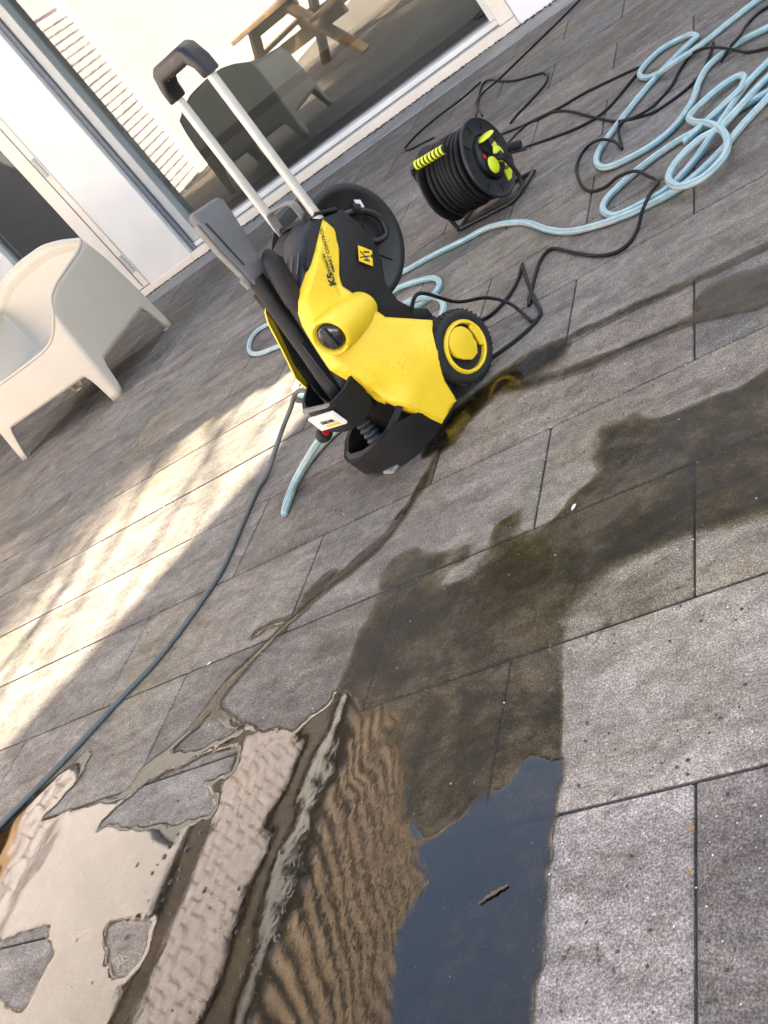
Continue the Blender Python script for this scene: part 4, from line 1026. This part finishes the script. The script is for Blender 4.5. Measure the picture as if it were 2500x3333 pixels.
# ------------------------------------------------------------------ bits lying about
def twig_on(name, label, pts, r, mat, z):
    p = smooth_path([at(x, y, z) for x, y in pts], 5); p = [q + Vector((random.uniform(-1, 1), random.uniform(-1, 1), 0)) * r * .35 for q in p]
    V, F = tube_data(p, [r * random.uniform(.55, 1.1) * (.45 + .55 * math.sin(PI * (i + .6) / len(p))) for i in range(len(p))], 8)
    return tag(pymesh(name, V, F, mat, None, auto=60), label, 'twig')
twig_on('twig', 'short brown twig floating in the blue part of the puddle', [(1558, 2940), (1590, 2918), (1625, 2895), (1652, 2882)], .0022, M['bark'], .004)
def leaf_on(px_, py_, s, label, mat, rot):
    c = at(px_, py_, .0035); V = [(-s, 0, 0), (-.3 * s, -.45 * s, .15 * s), (.5 * s, -.35 * s, .2 * s), (s, 0, .05 * s), (.5 * s, .35 * s, .22 * s), (-.3 * s, .45 * s, .12 * s), (0, 0, .0)]
    o = pymesh('leaf', V, [(0, 1, 6), (1, 2, 6), (2, 3, 6), (3, 4, 6), (4, 5, 6), (5, 0, 6)], mat, None, smooth=True)
    o.location = c; o.rotation_euler = (0, 0, rot); so = o.modifiers.new('thick', 'SOLIDIFY'); so.thickness = .0006
    return tag(o, label, 'leaf')
leaf_on(447, 1448, .012, 'small green leaf lying in a joint near the armchair', M['foliage'], .8)
leaf_on(2248, 2697, .006, 'tiny brown leaf at the corner joint of the dark slab', M['leaf'], .3)
leaf_on(2243, 2840, .004, 'tiny red brown petal on the joint beside the dark slab', M['leaf'], 1.3)
leaf_on(680, 2160, .006, 'small pale pink petal on the slab below the pressure hose', M['sticker_white'], .5)
leaf_on(785, 1922, .005, 'tiny dark leaf crumb on a slab right of the pressure hose', M['litter'], .2)
leaf_on(1612, 165, .016, 'yellow fallen leaf at the foot of the door sill', M['sticker_yellow'], .6)
leaf_on(1868, 1650, .008, 'pale shred of leaf in the olive wet patch', M['sticker_white'], 1.1)

# bubbles drifting on the puddle
V = []; F = []
spots = [(665, 2898), (683, 2956), (812, 3062), (777, 2892), (771, 3033), (718, 3021), (789, 3174), (512, 2815), (577, 2798), (612, 2762), (447, 2815), (1400, 2870), (1290, 3010), (1527, 2992), (1760, 2928), (1463, 2955), (1340, 2990), (900, 3130), (930, 3090), (880, 3180), (650, 3310), (560, 3290), (300, 3200), (250, 3060)]
for i in range(46):
    u = random.random(); spots.append((620 - 200 * u + random.gauss(0, 35), 2640 + 520 * u + random.gauss(0, 25)) if i % 2 else (1010 - 160 * u + random.gauss(0, 25), 2560 + 640 * u + random.gauss(0, 30)))
for x, y in spots:
    c = at(x, y, .0017); r = random.choice((.0018, .0022, .0028, .004, .0055)) * random.uniform(.8, 1.15); k = len(V); n = 14
    ex = random.uniform(1.0, 1.5); an = random.uniform(0, PI)
    for j in range(5):
        a = PI / 2 * j / 4.4
        for i in range(n):
            t_ = 2 * PI * i / n; qx, qy = r * ex * math.cos(a) * math.cos(t_), r * math.cos(a) * math.sin(t_)
            V.append(c + Vector((qx * math.cos(an) - qy * math.sin(an), qx * math.sin(an) + qy * math.cos(an), r * .55 * math.sin(a))))
    for j in range(4):
        for i in range(n): F.append((k + j * n + i, k + j * n + (i + 1) % n, k + (j + 1) * n + (i + 1) % n, k + (j + 1) * n + i))
    F.append(tuple(k + 4 * n + i for i in range(n)))
bub = tag(pymesh('bubbles', V, F, M['water'], None, smooth=True), 'small water bubbles drifting on the pale part of the puddle', 'bubbles', kind='stuff')
bub.data.attributes.new('edge', 'FLOAT', 'POINT').data.foreach_set('value', [.8] * len(V))

GROUPS = {'garden_hose': 'lengths of pale blue garden hose on the patio', 'extension_cord': 'black cords lying between reel and hoses', 'leaf': 'small leaves and petals on the paving'}
for o in scene.objects:
    g = GROUPS.get(o.name.split('.')[0])
    if g and o.parent is None: o['group'] = g
